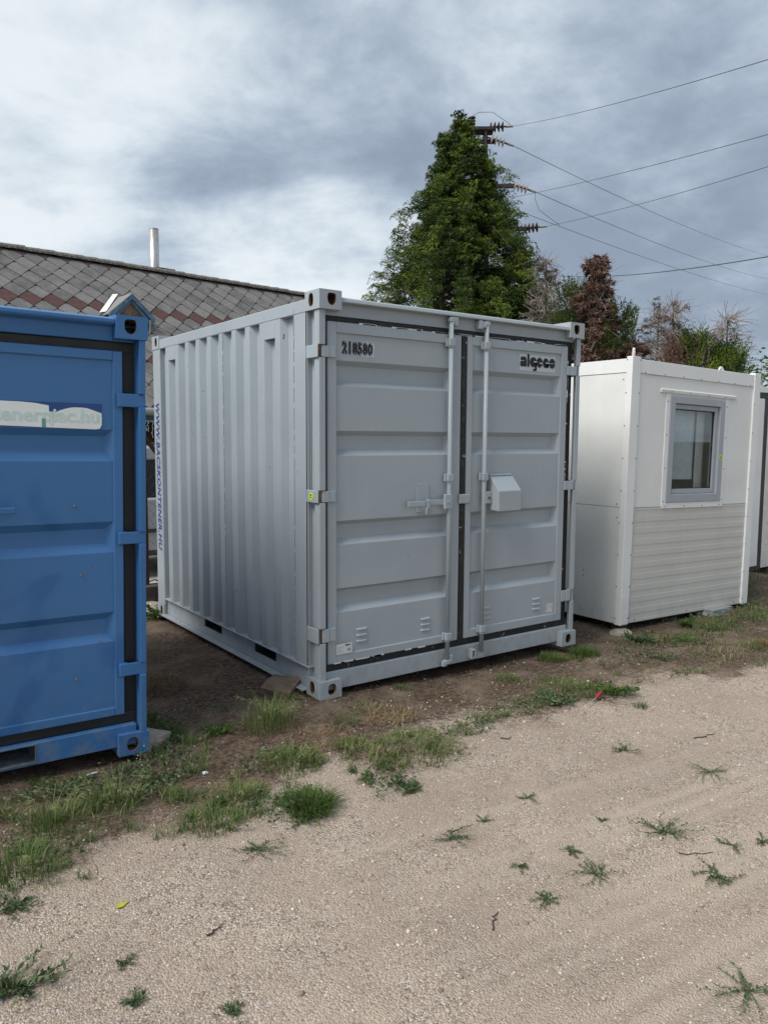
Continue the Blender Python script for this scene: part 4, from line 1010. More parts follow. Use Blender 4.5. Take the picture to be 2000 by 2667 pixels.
# ------------------------------------------------------------------ stones and blocks on the ground
def rock(name, c, size, mat, seed, label, cat, rot=(0, 0, 0), flat=.25, square=False):
    bm = bmesh.new()
    if square: bmesh.ops.create_cube(bm, size=1); bmesh.ops.subdivide_edges(bm, edges=bm.edges, cuts=3, use_grid_fill=True)
    else: bmesh.ops.create_icosphere(bm, subdivisions=3, radius=.55)
    r_ = random.Random(seed); ph = [r_.uniform(0, 9) for _ in range(9)]
    for v in bm.verts:
        n = sum(math.sin(v.co.x*f+ph[i])*math.sin(v.co.y*f+ph[i+3])*math.sin(v.co.z*f+ph[i+6])/f for i, f in enumerate((3, 6, 12)))
        v.co *= 1+(.25 if square else .5)*n; v.co += Vector((r_.gauss(0, .008), r_.gauss(0, .008), r_.gauss(0, .008)))
        v.co = Vector((v.co.x*size[0], v.co.y*size[1], (v.co.z+.5-flat)*size[2]))
    me = bpy.data.meshes.new(name); bm.to_mesh(me); bm.free(); me.materials.append(mat)
    o = bpy.data.objects.new(name, me); COL.objects.link(o); o.location = c; o.rotation_euler = rot
    return tag(o, label, cat)
ST = plain('pale_stone', (.36, .31, .25), .9, noise=.35, scale=14, bump=.5); ST2 = plain('brown_stone', (.17, .125, .09), .95, noise=.4, scale=10, bump=.5); CB = plain('concrete_block', (.33, .29, .24), .9, noise=.3, scale=12, bump=.4)
rock('concrete_block', (-1.115, .075, gz(-1.115, .075)-.012), (.20, .20, .092), CB, 1, 'pale concrete block under the corner of the blue container', 'block', (0, 0, .5), .0, True)
rock('stone_slab', (-.10, .34, gz(-.1, .34)-.01), (.22, .20, .085), ST2, 2, 'flat brown stone leaning against the grey container near its front corner', 'stone', (.1, -.15, .7), .05, True)
rock('stone', (.05, 3.34, gz(.05, 3.34)-.02), (.36, .22, .16), ST, 3, 'large pale stone by the concrete fence base behind the containers', 'stone')
rock('stone', (3.30, .20, gz(3.3, .2)-.03), (.20, .18, .09), ST, 4, 'broken pale stone under the front left foot of the window cabin', 'stone')
rock('concrete_block', (4.80, .26, gz(4.8, .26)-.02), (.36, .28, .08), plain('grey_slab', (.26, .27, .27), .9, noise=.15), 5, 'grey concrete slab under the front right foot of the window cabin', 'block', (0, 0, .05), .0, True)

# ------------------------------------------------------------------ plants: numpy builders
def frame(d):
    d = d/np.linalg.norm(d, axis=-1, keepdims=True)
    a = np.cross(d, np.array([0.13, .21, 1.0])); a /= np.linalg.norm(a, axis=-1, keepdims=True)+1e-9
    return d, a, np.cross(d, a)
def blades(base, az, h, lean, w, curl=1.0):
    """curved tapering grass blades: base (N,3); returns V (N*7,3), F tris (N*5,3)"""
    n = len(base); dirh = np.stack([np.cos(az), np.sin(az), np.zeros(n)], -1); side = np.stack([-np.sin(az), np.cos(az), np.zeros(n)], -1)
    V = np.zeros((n, 7, 3)); t = [0, .4, .75, 1]
    for i, tt in enumerate(t):
        c = base+dirh*(h*lean*(tt**(1+curl)))[:, None]+np.array([0, 0, 1.0])*(h*(tt-.42*np.clip(lean, 0, 1.6)*tt**2.4))[:, None]
        ww = (w*(1-.25*tt if i < 3 else 0))[:, None]*.5
        if i < 3: V[:, 2*i] = c-side*ww; V[:, 2*i+1] = c+side*ww
        else: V[:, 6] = c
    o = np.arange(n)[:, None]*7
    F = np.concatenate([o+np.array([f]) for f in ((0, 1, 3), (0, 3, 2), (2, 3, 5), (2, 5, 4), (4, 5, 6))], 1).reshape(-1, 3)
    return V.reshape(-1, 3), F
def leaves(c, d, l, w, fold=.25):
    """small folded diamond leaves: centre-line from c along d; two triangles each side -> quads (N,4)"""
    n = len(c); d, a, b = frame(d)
    spin = rng.uniform(0, 2*np.pi, n)[:, None]; s = a*np.cos(spin)+b*np.sin(spin); u = np.cross(d, s)
    tip = c+d*l[:, None]; mid = c+d*(l*.45)[:, None]-u*(fold*w)[:, None]*0
    V = np.stack([c, mid+s*(w*.5)[:, None]+u*(w*fold)[:, None], tip, mid-s*(w*.5)[:, None]+u*(w*fold)[:, None]], 1)
    F = np.arange(n*4).reshape(n, 4); return V.reshape(-1, 3), F
class Acc:
    def __init__(s): s.V, s.F, s.T, s.n = [], [], [], 0
    def add(s, V, F, T):
        if F.shape[1] == 3: F = np.concatenate([F, F[:, 2:3]], 1) if False else F
        s.V.append(V); s.F.append(F+s.n); s.T.append(T); s.n += len(V)
    def build(s, name, mat, parent=None, kind=None):
        return np_mesh(name, np.concatenate(s.V), np.concatenate(s.F), mat, parent, np.concatenate(s.T), kind)
M['grass'] = leafy('grass_blades', [(0, (.050, .095, .020)), (.45, (.092, .155, .034)), (.75, (.17, .215, .068)), (.9, (.29, .27, .145)), (1, (.42, .35, .20))], .6, .28)
M['weed'] = leafy('weed_leaves', [(0, (.055, .092, .042)), (.5, (.10, .150, .068)), (.85, (.16, .20, .10)), (1, (.22, .20, .10))], .6, .22)
M['bright'] = leafy('bright_leaves', [(0, (.035, .075, .015)), (.5, (.075, .14, .03)), (1, (.15, .20, .06))], .55, .28)
M['dry'] = leafy('dry_straw', [(0, (.10, .060, .030)), (.5, (.23, .155, .075)), (1, (.40, .30, .165))], .8, .1)
M['stem'] = plain('green_stems', (.075, .10, .045), .7)
M['twig'] = plain('dark_twigs', (.055, .04, .032), .9, noise=.4)

# grass tufts one can point at: x, y, radius, blades, height, lean, tint range, seed heads
TUFTS = [
 (-.74, -1.13, .105, 950, .21, 1.05, (.05, .6), 0, 'dense dark green grass tuft alone on the bare gravel in front'),
 (-.44, -.14, .16, 420, .30, .75, (.45, .9), 26, 'tall pale feathery grass tuft before the front corner of the grey container'),
 (-.58, -.67, .15, 480, .18, .9, (.35, .8), 14, 'rounded pale green grass tuft between the feathery tuft and the gravel'),
 (.07, -.91, .24, 620, .17, 1.1, (.3, .88), 16, 'wide mixed green and straw grass tuft at the gravel edge before the left door'),
 (-.23, -.72, .12, 160, .15, 1.0, (.3, .8), 4, 'thin grass tuft left of the wide mixed tuft at the gravel edge'),
 (2.08, -.07, .115, 420, .15, .8, (.2, .7), 0, 'bright green grass tuft at the right end of the grey container sill'),
 (2.40, -.13, .115, 460, .18, .75, (.1, .55), 0, 'darker grass tuft touching the right front corner casting of the grey container'),
 (-1.16, -.98, .13, 380, .15, 1.0, (.25, .7), 6, 'low grass tuft on the gravel edge below the blue container corner'),
 (-.96, -.84, .13, 330, .17, 1.0, (.3, .8), 8, 'loose grass tuft just right of the low one, below the blue container'),
 (-1.46, -.52, .12, 260, .25, .7, (.45, .88), 20, 'tall seeding grass tuft in front of the blue container'),
 (-1.76, -.60, .13, 260, .24, .75, (.45, .9), 22, 'pale seeding grass tuft near the left picture edge before the blue container'),
 (-1.95, -.92, .14, 420, .20, .9, (.2, .75), 8, 'broad grass tuft lowest at the left picture edge beside the gravel'),
 (1.42, -.25, .10, 170, .10, 1.0, (.2, .7), 0, 'small grass tuft in the bare soil before the right door'),
 (-.06, -.38, .09, 130, .09, 1.1, (.2, .6), 0, 'tiny green tuft on bare soil below the left door'),
 (.18, -.26, .10, 130, .10, 1.1, (.5, .95), 0, 'small yellowish tuft on soil under the left end of the sill'),
 (1.62, -.60, .22, 420, .14, 1.5, (.25, .75), 4, 'flattened long grass tuft beside the red screwdriver'),
 (.62, -.05, .06, 90, .10, .9, (.2, .6), 0, 'small tuft growing against the sill under the left door'),
 (1.75, -1.13, .045, 80, .09, .8, (.2, .6), 0, 'little upright grass sprig on the gravel right of the screwdriver'),
 (3.45, -.25, .2, 330, .12, 1.1, (.25, .8), 4, 'low grass tuft before the window cabin front left foot'),
 (4.2, -.12, .22, 380, .15, 1.0, (.2, .75), 6, 'grass tuft under the middle of the window cabin front'),
 (4.9, -.25, .24, 380, .14, 1.0, (.2, .7), 4, 'grass tuft before the grey slab under the window cabin'),
 (3.9, -.85, .25, 420, .12, 1.1, (.3, .85), 6, 'yellow green grass tuft at the right picture edge beside the gravel'),
]
for (x, y, r, n, h, lean, (t0, t1), heads, lab) in TUFTS:
    th = empty('grass_tuft', (x, y, float(gz(x, y))), label=lab, cat='grass', group='grass tufts around the containers')
    h *= .66; n = int(n*.85)
    rad = r*np.sqrt(rng.uniform(0, 1, n)); a = rng.uniform(0, 2*np.pi, n)
    px, py = rad*np.cos(a), rad*np.sin(a)
    base = np.stack([px, py, gz(x+px, y+py)-gz(x, y)-.004], -1)
    az = a+rng.normal(0, .8, n); hh = h*rng.uniform(.45, 1.15, n)*(1-.35*rad/r); ln = lean*rng.uniform(.2, 1.25, n)*(.45+.8*rad/r)
    V, F = blades(base, az, hh, ln, rng.uniform(.0022, .0050, n))
    tn = np.repeat(np.clip(rng.uniform(t0, t1, n)+(rng.uniform(0, 1, n) > .93)*.3, 0, 1), 5)
    np_mesh('blades', V, F, M['grass'], th, tn, 'stuff')
    if heads:
        A = Acc(); m_ = heads
        a = rng.uniform(0, 2*np.pi, m_); rad = r*.7*rng.uniform(0, 1, m_); base = np.stack([rad*np.cos(a), rad*np.sin(a), np.zeros(m_)], -1)
        hs_ = h*rng.uniform(1.0, 1.35, m_); V, F = blades(base, a, hs_, rng.uniform(.3, .7, m_), np.full(m_, .0028)); A.add(V, F, np.full(len(F), .8))
        tip = V.reshape(m_, 7, 3)[:, 6]; dirs = tip-V.reshape(m_, 7, 3)[:, 4]
        for k in range(9):
            c = tip-dirs*rng.uniform(0, 1.0, (m_, 1)); d = np.stack([np.cos(a)+rng.normal(0, .4, m_), np.sin(a)+rng.normal(0, .4, m_), rng.uniform(-.9, .1, m_)], -1)
            V2, F2 = leaves(c, d, rng.uniform(.02, .04, m_), rng.uniform(.003, .005, m_)); F3 = np.concatenate([F2[:, [0, 1, 2]], F2[:, [0, 2, 3]]]); A.add(V2, F3, np.full(len(F3), .82)+0*F3[:, 0])
        A.build('seed_heads', M['grass'], th, 'stuff')

# sprawling knotweed and other little weeds in the gravel: x, y, spread, stems, leaf length, upright
WEEDS = [
 (-.37, -1.73, .14, 12, .018, .25, 'small dark weed with a twig, left of centre on the gravel'),
 (.45, -2.22, .22, 20, .020, .30, 'widest knotweed on the gravel right of centre'),
 (-.08, -2.26, .15, 13, .018, .3, 'knotweed cluster on the gravel below the centre'),
 (-.02, -2.08, .07, 8, .018, .3, 'small knotweed just above the cluster below the centre'),
 (1.17, -1.99, .18, 13, .018, .2, 'flat knotweed farther up on the right gravel'),
 (1.05, -1.53, .15, 11, .018, .45, 'tall thin weed pair in the upper right gravel'),
 (-.37, -2.26, .11, 10, .017, .15, 'flat dark weed on the lower middle gravel'),
 (.33, -2.54, .15, 12, .020, .3, 'trailing weed at the lower right of the gravel'),
 (.59, -2.45, .09, 8, .016, .25, 'small weed near the right picture edge above the trailing one'),
 (.17, -1.65, .10, 9, .016, .4, 'small upright weed in the middle of the upper gravel'),
 (-1.10, -1.32, .17, 14, .020, .2, 'dark spreading weed on the gravel left of the dense tuft'),
 (-.84, -1.22, .15, 12, .018, .2, 'dark weed spreading just left of the dense tuft'),
 (-1.58, -2.11, .045, 7, .022, .5, 'tiny upright weed on the lowest gravel'),
 (-1.81, -1.90, .05, 7, .024, .6, 'single small sprig low at the left of the gravel'),
 (-2.10, -1.62, .20, 20, .040, .55, 'large leaved weed at the lower left picture edge'),
 (-.22, -2.98, .20, 12, .020, .35, 'weed at the lower right picture corner'),
 (.30, -1.99, .05, 6, .016, .3, 'very small weed above the widest knotweed'),
 (-.28, -2.05, .06, 6, .018, .35, 'two leaved sprig on the middle gravel'),
 (-.14, -1.68, .055, 7, .014, .3, 'tiny round weed on the middle gravel'),
 (-2.02, -1.16, .14, 14, .026, .35, 'grey green weed at the left picture edge below the grass'),
 (-1.78, -1.70, .05, 6, .018, .3, 'faint sprig on the left gravel'),
 (.75, -2.50, .06, 6, .016, .3, 'weed cut by the right picture edge'),
 (-.23, -1.25, .11, 16, .034, .5, 'bright leafy weed on the gravel under the wide mixed tuft'),
 (-.36, -1.05, .09, 10, .022, .35, 'weed between the bright leafy weed and the wide mixed tuft'),
 (-.72, -.03, .10, 16, .030, .5, 'low leafy weed on the soil left of the feathery tuft'),
 (1.82, -.85, .17, 22, .040, .5, 'broad leaved weed right of the red screwdriver'),
 (1.36, -.76, .16, 20, .036, .45, 'broad leaved weed left of the red screwdriver'),
 (.04, 3.02, .22, 46, .034, 1.3, 'bushy weed with white flowers at the rear corner of the grey container'),
 (3.15, -.12, .16, 18, .045, .6, 'grey green thistle like weed near the broken stone'),
 (4.05, .02, .10, 14, .04, 1.2, 'tall weed climbing the ribbed front of the window cabin'),
 (2.85, -.55, .14, 14, .026, .3, 'low weed on bare soil right of the grey container corner'),
 (-1.25, -.22, .13, 16, .022, 1.0, 'thin flowering weed in front of the blue corner casting'),
]
for wi, (x, y, sp, ns, ll, up, lab) in enumerate(WEEDS):
    if y < -.95: sp *= .74; ll *= .72; up *= .7
    th = empty('weed', (x, y, float(gz(x, y))), label=lab, cat='weed', group='weeds in the yard')
    st = MB(); C_, D_, L_ = [], [], []
    for k in range(ns):
        a = 2*math.pi*k/ns+random.gauss(0, .35); l = sp*random.uniform(.45, 1.15); e = up*random.uniform(.3, 1.1); pts = []
        for i in range(5):
            t_ = i/4; a += random.gauss(0, .14); rr = l*t_
            xx, yy = rr*math.cos(a), rr*math.sin(a); pts.append((xx, yy, float(gz(x+xx, y+yy)-gz(x, y))+.004+e*l*t_*(1-.35*t_)))
        st.tube(pts, .0014, 3, caps=False, r1=.0007)
        for i in range(1, 5):
            for q in range(5):
                p, p0 = np.array(pts[i]), np.array(pts[i-1]); f_ = random.random(); c = p0+(p-p0)*f_
                d = (p-p0)/max(np.linalg.norm(p-p0), 1e-6)*.8+np.array([random.gauss(0, .7), random.gauss(0, .7), random.uniform(-.1, .8)])
                C_.append(c); D_.append(d); L_.append(ll*random.uniform(.6, 1.3)*(1 if i < 4 else .8))
    st.build('stems', M['stem'], th, fix=False)['kind'] = 'stuff'
    L_ = np.array(L_); V, F = leaves(np.array(C_), np.array(D_), L_, L_*random.uniform(.32, .5))
    mt_ = M['bright'] if ll > .028 and up > .45 and wi not in (14, 28) else M['weed']
    np_mesh('leaves', V, F, mt_, th, rng.uniform(0, .95, len(F)), 'stuff')
    if 'flower' in lab:
        fl_ = MB()
        for k in range(16 if wi == 27 else 10):
            p = C_[random.randrange(len(C_))]+np.array([random.gauss(0, .02), random.gauss(0, .02), random.uniform(.01, .05)]); r0 = .009 if wi == 27 else .004
            fl_.lathe([(r0*.3, 0), (r0, r0*.5)], p, (random.gauss(0, .4), random.gauss(0, .4)-.4, 1), 6)
        fl_.build('flowers', plain('white_petals_%d' % wi, (.75, .75, .70) if wi == 27 else (.5, .45, .25), .6), th)['kind'] = 'stuff'

# scattered thin grass: one mass
PATCH = [(-1.85, -.62, .34, .34, 330, .05, .15, .2, .8), (-1.50, -.55, .35, .25, 200, .05, .14, .2, .8), (-1.18, -.62, .32, .28, 220, .03, .10, .1, .7), (-1.0, .18, .17, .45, 520, .05, .15, .1, .6), (-.78, -.05, .2, .25, 160, .04, .1, .2, .7),
 (-1.05, -.88, .32, .18, 340, .04, .12, .2, .8), (-.50, -.68, .3, .14, 240, .04, .12, .3, .9), (.07, -.90, .42, .14, 320, .04, .12, .3, .95), (-.32, -1.02, .16, .22, 120, .03, .1, .1, .7), (.70, -.76, .5, .13, 300, .03, .11, .25, .9), (1.45, -.70, .45, .16, 300, .03, .12, .2, .8),
 (2.2, -.12, .35, .12, 220, .03, .1, .2, .8), (3.3, -.22, .5, .22, 420, .03, .12, .2, .9), (4.3, -.1, .9, .3, 700, .03, .14, .15, .8), (3.75, -.85, .8, .35, 640, .03, .11, .3, .95), (5.4, .05, .9, .55, 800, .04, .13, .2, .85), (6.5, .8, 1.0, .6, 600, .04, .14, .2, .8), (2.75, -.78, .5, .2, 260, .02, .09, .25, .9), (.1, 3.1, .25, .2, 160, .04, .12, .2, .7),
 (.8, -.35, 1.2, .3, 140, .02, .07, .4, 1), (-.5, .4, .35, .8, 60, .02, .06, .5, 1), (-1.9, -1.1, .3, .2, 120, .03, .1, .2, .8), (-.2, .1, .2, .1, 60, .03, .1, .3, .9), (-1.55, -.16, .35, .08, 240, .03, .09, .1, .6)]
B_, H_, T_ = [], [], []
for (cx_, cy_, rx, ry, n, h0, h1, t0, t1) in PATCH:
    n = int(n*1.0); h1 = h0+(h1-h0)*.6; k = max(4, n//20); cl = rng.normal(0, .55, (k, 2)); ix = rng.integers(0, k, n)
    p = cl[ix]+rng.normal(0, .07, (n, 2)); x = cx_+p[:, 0]*rx; y = cy_+p[:, 1]*ry
    tc_ = rng.uniform(t0, t1, k)
    B_.append(np.stack([x, y], -1)); H_.append(rng.uniform(h0, h1, n)); T_.append(np.clip(tc_[ix]+rng.normal(0, .12, n), 0, 1))
B_, H_, T_ = np.concatenate(B_), np.concatenate(H_), np.concatenate(T_)
inside = ((B_[:, 0] > 0.02) & (B_[:, 0] < CW) & (B_[:, 1] > .05) & (B_[:, 1] < CL)) | ((B_[:, 0] < -1.15) & (B_[:, 1] > -.04))
B_, H_, T_ = B_[~inside], H_[~inside], T_[~inside]; n = len(B_)
V, F = blades(np.column_stack([B_, gz(B_[:, 0], B_[:, 1])-.003]), rng.uniform(0, 2*np.pi, n), H_, rng.uniform(.2, 1.3, n), rng.uniform(.0022, .005, n))
g_ = np_mesh('grass', V, F, M['grass'], None, np.repeat(T_, 5), 'stuff'); g_['label'] = 'thin patchy grass between the containers and the gravel'; g_['category'] = 'grass'
# creeping small-leaved ground cover
C_, D_ = [], []
for (cx_, cy_, rx, ry, n) in ((-1.25, -.42, .32, .17, 900), (-1.0, .05, .15, .35, 600), (-1.62, -.28, .35, .12, 500), (-.62, -.55, .25, .14, 260), (-.85, -1.02, .25, .12, 420), (-.3, -1.12, .12, .14, 240), (1.3, -.72, .5, .1, 380), (3.2, -.3, .5, .2, 500), (4.6, -.2, 1., .25, 700), (.02, 3.05, .25, .15, 300), (2.5, -.4, .4, .15, 160), (5.6, .1, .8, .4, 600), (.6, -.85, .4, .1, 260), (-1.9, -.8, .3, .3, 400)):
    k = max(4, n//16); cl = rng.normal(0, .5, (k, 2)); ix = rng.integers(0, k, n); p = cl[ix]+rng.normal(0, .12, (n, 2)); x, y = cx_+p[:, 0]*rx, cy_+p[:, 1]*ry
    C_.append(np.column_stack([x, y, gz(x, y)+rng.uniform(.002, .05, n)])); D_.append(np.column_stack([rng.normal(0, 1, n), rng.normal(0, 1, n), rng.uniform(-.1, .7, n)]))
C_, D_ = np.concatenate(C_), np.concatenate(D_); ok = ~((C_[:, 0] > .02) & (C_[:, 0] < CW) & (C_[:, 1] > .05) & (C_[:, 1] < CL)); C_, D_ = C_[ok], D_[ok]
l = rng.uniform(.012, .03, len(C_)); V, F = leaves(C_, D_, l, l*.55)
g_ = np_mesh('ground_cover', V, F, M['weed'], None, rng.uniform(.1, 1, len(F)), 'stuff'); g_['label'] = 'creeping small leaved weeds spreading on the soil'; g_['category'] = 'ground cover'
# dry straw, needles and fibres on the soil
n = 30000; x = rng.uniform(-2.3, 5.5, n); y = rng.uniform(-1.1, 3.4, n); d = dirt_mask(x, y)
keep = (rng.uniform(0, 1, n) < d*(.25+.75*(vnoise(x, y, 2.4, 21) > .5))) & ~((x > .0) & (x < CW) & (y > .1) & (y < CL)); x, y = x[keep], y[keep]; n = len(x)
V, F = blades(np.column_stack([x, y, gz(x, y)+.001]), rng.uniform(0, 2*np.pi, n), rng.uniform(.015, .02, n), rng.uniform(1.2, 4.8, n), rng.uniform(.001, .0030, n))
V = V.reshape(n, 7, 3); V[:, :, 2] = np.maximum(gz(x, y)[:, None]+.001, V[:, :, 2])
g_ = np_mesh('dry_straw', V.reshape(-1, 3), F, M['dry'], None, np.repeat(rng.uniform(0, 1, n)**1.3, 5), 'stuff'); g_['label'] = 'dry straw and needles littering the dark soil'; g_['category'] = 'litter'
for (x, y, r, n, t0, t1, lab) in ((-.72, 1.0, .22, 700, .0, .55, 'rusty orange patch of dead grass beside the grey container'), (.22, -.45, .16, 330, .5, 1, 'straw coloured dead grass patch below the left door'), (-.30, -.5, .18, 260, .4, 1, 'straw patch near the feathery tuft'), (3.35, -.12, .16, 300, .5, 1, 'straw patch by the broken stone under the cabin')):
    a = rng.uniform(0, 2*np.pi, n); rad = r*rng.uniform(0, 1, n)**.6; px, py = x+rad*np.cos(a), y+rad*np.sin(a)
    V, F = blades(np.column_stack([px, py, gz(px, py)]), rng.uniform(0, 2*np.pi, n), rng.uniform(.03, .075, n), rng.uniform(.6, 1.8, n), rng.uniform(.0015, .003, n))
    o = np_mesh('dead_grass', V, F, M['dry'], None, np.repeat(rng.uniform(t0, t1, n), 5)); tag(o, lab, 'dead grass', 'dead grass patches')

# gravel stones: one mass of little pebbles
def pebble_mat():
    m, nt, b = new_mat('pebbles'); t = NT(nt); a = t.node('ShaderNodeAttribute', attribute_name='tint').outputs['Fac']
    c = t.ramp(a, [(0, (.16, .115, .085)), (.2, (.35, .27, .20)), (.45, (.44, .37, .29)), (.7, (.57, .50, .41)), (.88, (.76, .72, .65)), (.95, (.42, .27, .14)), (1, (.22, .21, .21))])
    v = t.node('ShaderNodeNewGeometry').outputs['Position']; t.set(b, Base_Color=t.mix(t.math('MULTIPLY', t.noise(v, 150, 3, .6), .35), c, (.2, .16, .13)), Roughness=.8, Specular_IOR_Level=.25); return m
bm = bmesh.new(); bmesh.ops.create_icosphere(bm, subdivisions=1, radius=1); ico_v = np.array([v.co[:] for v in bm.verts]); ico_f = np.array([[v.index for v in f.verts] for f in bm.faces]); bm.free()
def pebbles(n, smin, smax, xr, yr, dens):
    x = rng.uniform(*xr, n); y = rng.uniform(*yr, n); k = rng.uniform(0, 1, n) < dens(x, y); x, y = x[k], y[k]; n = len(x)
    s = smin*(smax/smin)**(rng.uniform(0, 1, n)**2.2); a = rng.uniform(0, 2*np.pi, n)
    sc = np.stack([s, s*rng.uniform(.6, .95, n), s*rng.uniform(.4, .7, n)], -1)
    P = ico_v[None]*sc[:, None, :]*(1+rng.normal(0, .12, (n, 12, 1))); c, si = np.cos(a)[:, None], np.sin(a)[:, None]
    X = P[..., 0]*c-P[..., 1]*si+x[:, None]; Y = P[..., 0]*si+P[..., 1]*c+y[:, None]; Z = P[..., 2]+(gz(x, y)+s*.18)[:, None]
    F = (ico_f[None]+(np.arange(n)*12)[:, None, None]).reshape(-1, 3)
    return np.stack([X, Y, Z], -1).reshape(-1, 3), F, np.repeat(np.clip(rng.beta(2.2, 2.0, n)+(rng.uniform(0, 1, n) > .96)*.4, 0, 1), 20)
A = Acc()
fd = lambda x, y: (1-.62*dirt_mask(x, y))*(.35+.9*vnoise(x, y, 2.2, 31)*vnoise(x, y, 6, 32)*2)
A.add(*pebbles(46000, .0022, .0056, (-2.6, 2.4), (-3.3, -.5), fd))
A.add(*pebbles(1500, .006, .013, (-2.5, 2.6), (-3.2, .2), lambda x, y: fd(x, y)*.8))
A.add(*pebbles(4000, .004, .009, (0, 6), (-2.2, .6), lambda x, y: fd(x, y)*.6))
A.add(*pebbles(3600, .003, .009, (-2.2, 5), (-.9, 2.5), lambda x, y: .35+0*x))
o = A.build('gravel', pebble_mat(), None, 'stuff'); o['label'] = 'loose cream and brown pebbles on the gravel yard'; o['category'] = 'gravel'

# ------------------------------------------------------------------ small litter
sdv = empty('screwdriver', (1.60, -.90, float(gz(1.60, -.90))+.03), (0, R(-4), R(20)), 'red handled screwdriver lying in the grass before the right door', 'screwdriver')
MB().lathe([(.006, 0), (.014, .004), (.0155, .03), (.012, .05), (.0155, .075), (.014, .095), (.008, .10)], (0, 0, 0), (1, 0, 0), 10).build('handle', plain('red_plastic', (.30, .015, .02), .35), sdv)
MB().tube([(0, 0, 0), (-.15, 0, -.002)], .0035, 8).build('shaft', plain('bright_steel', (.6, .6, .6), .3, metal=.8), sdv)
o = MB().prism([(-.02, -.03), (.025, -.025), (.03, .02), (-.01, .035)], 'z', 0, .02).build('red_scrap', plain('red_scrap_plastic', (.28, .02, .02), .5)); o.location = (3.95, -.78, float(gz(3.95, -.78))+.01); o.rotation_euler = (.3, .2, .4); tag(o, 'small red scrap on the grass at the right picture edge', 'scrap')
o = MB().tube([(-.04, 0, 0), (.0, .003, .002), (.04, 0, 0)], .006, 8).build('white_stick', plain('white_stick_paint', (.75, .75, .72), .6)); o.location = (-1.46, -.10, float(gz(-1.46, -.1))+.008); o.rotation_euler = (0, 0, R(15)); tag(o, 'short white stick on the soil before the blue container', 'stick')
o = MB().prism([(-.012, -.01), (.014, -.008), (.01, .014), (-.01, .012)], 'z', 0, .008).build('white_scrap', plain('white_scrap_paper', (.75, .77, .78), .7)); o.location = (-.98, -.47, float(gz(-.98, -.47))+.006); tag(o, 'tiny white scrap on soil between blue container and low tuft', 'scrap')
o = MB().prism([(-.03, -.006), (-.005, -.013), (.03, .0), (.0, .012)], 'z', 0, .003).build('fallen_leaf', plain('yellow_leaf', (.42, .46, .03), .6)); o.location = (-1.69, -1.38, float(gz(-1.69, -1.38))+.006); o.rotation_euler = (.15, .1, .3); tag(o, 'single yellow green leaf lying on the left gravel', 'leaf')
def stick(name, x, y, az, l, r, lab, cat='twig', mat=None, wob=.02):
    r *= .62; wob *= .4; p = []; r_ = random.Random(int(x*100+y*991))
    for i in range(7):
        t_ = i/6-.5; xx, yy = x+math.cos(az)*l*t_-math.sin(az)*r_.gauss(0, wob), y+math.sin(az)*l*t_+math.cos(az)*r_.gauss(0, wob)
        p.append((xx, yy, float(gz(xx, yy))+r*1.3))
    o = MB().tube(p, r, 5, r1=r*.5).build(name, mat or M['twig']); return tag(o, lab, cat)
stick('cane', -.48, 1.28, -.72, .75, .006, 'long pale brown cane on the soil beside the grey container', 'cane', plain('pale_cane', (.26, .18, .12), .8), .012)
stick('black_cord', -1.62, -.24, .15, .22, .003, 'short black cord in the soil under the blue container', 'cord', M['dark'], .01)
stick('twig', .40, -2.40, -.55, .15, .004, 'crooked dark twig on the lower right gravel')
stick('twig', -1.47, -1.72, .5, .09, .006, 'short thick dark twig on the lower left gravel')
stick('twig', -.61, -2.24, .6, .10, .005, 'slanted dark twig low in the middle of the gravel')
stick('twig', 1.62, -1.68, -.2, .16, .006, 'dark twig on the upper right gravel')
stick('twig', -.27, -1.68, .2, .13, .004, 'thin twig touching the small weed left of centre')
stick('twig', .62, -1.05, -.3, .08, .006, 'brown twig at the gravel edge below the right door')

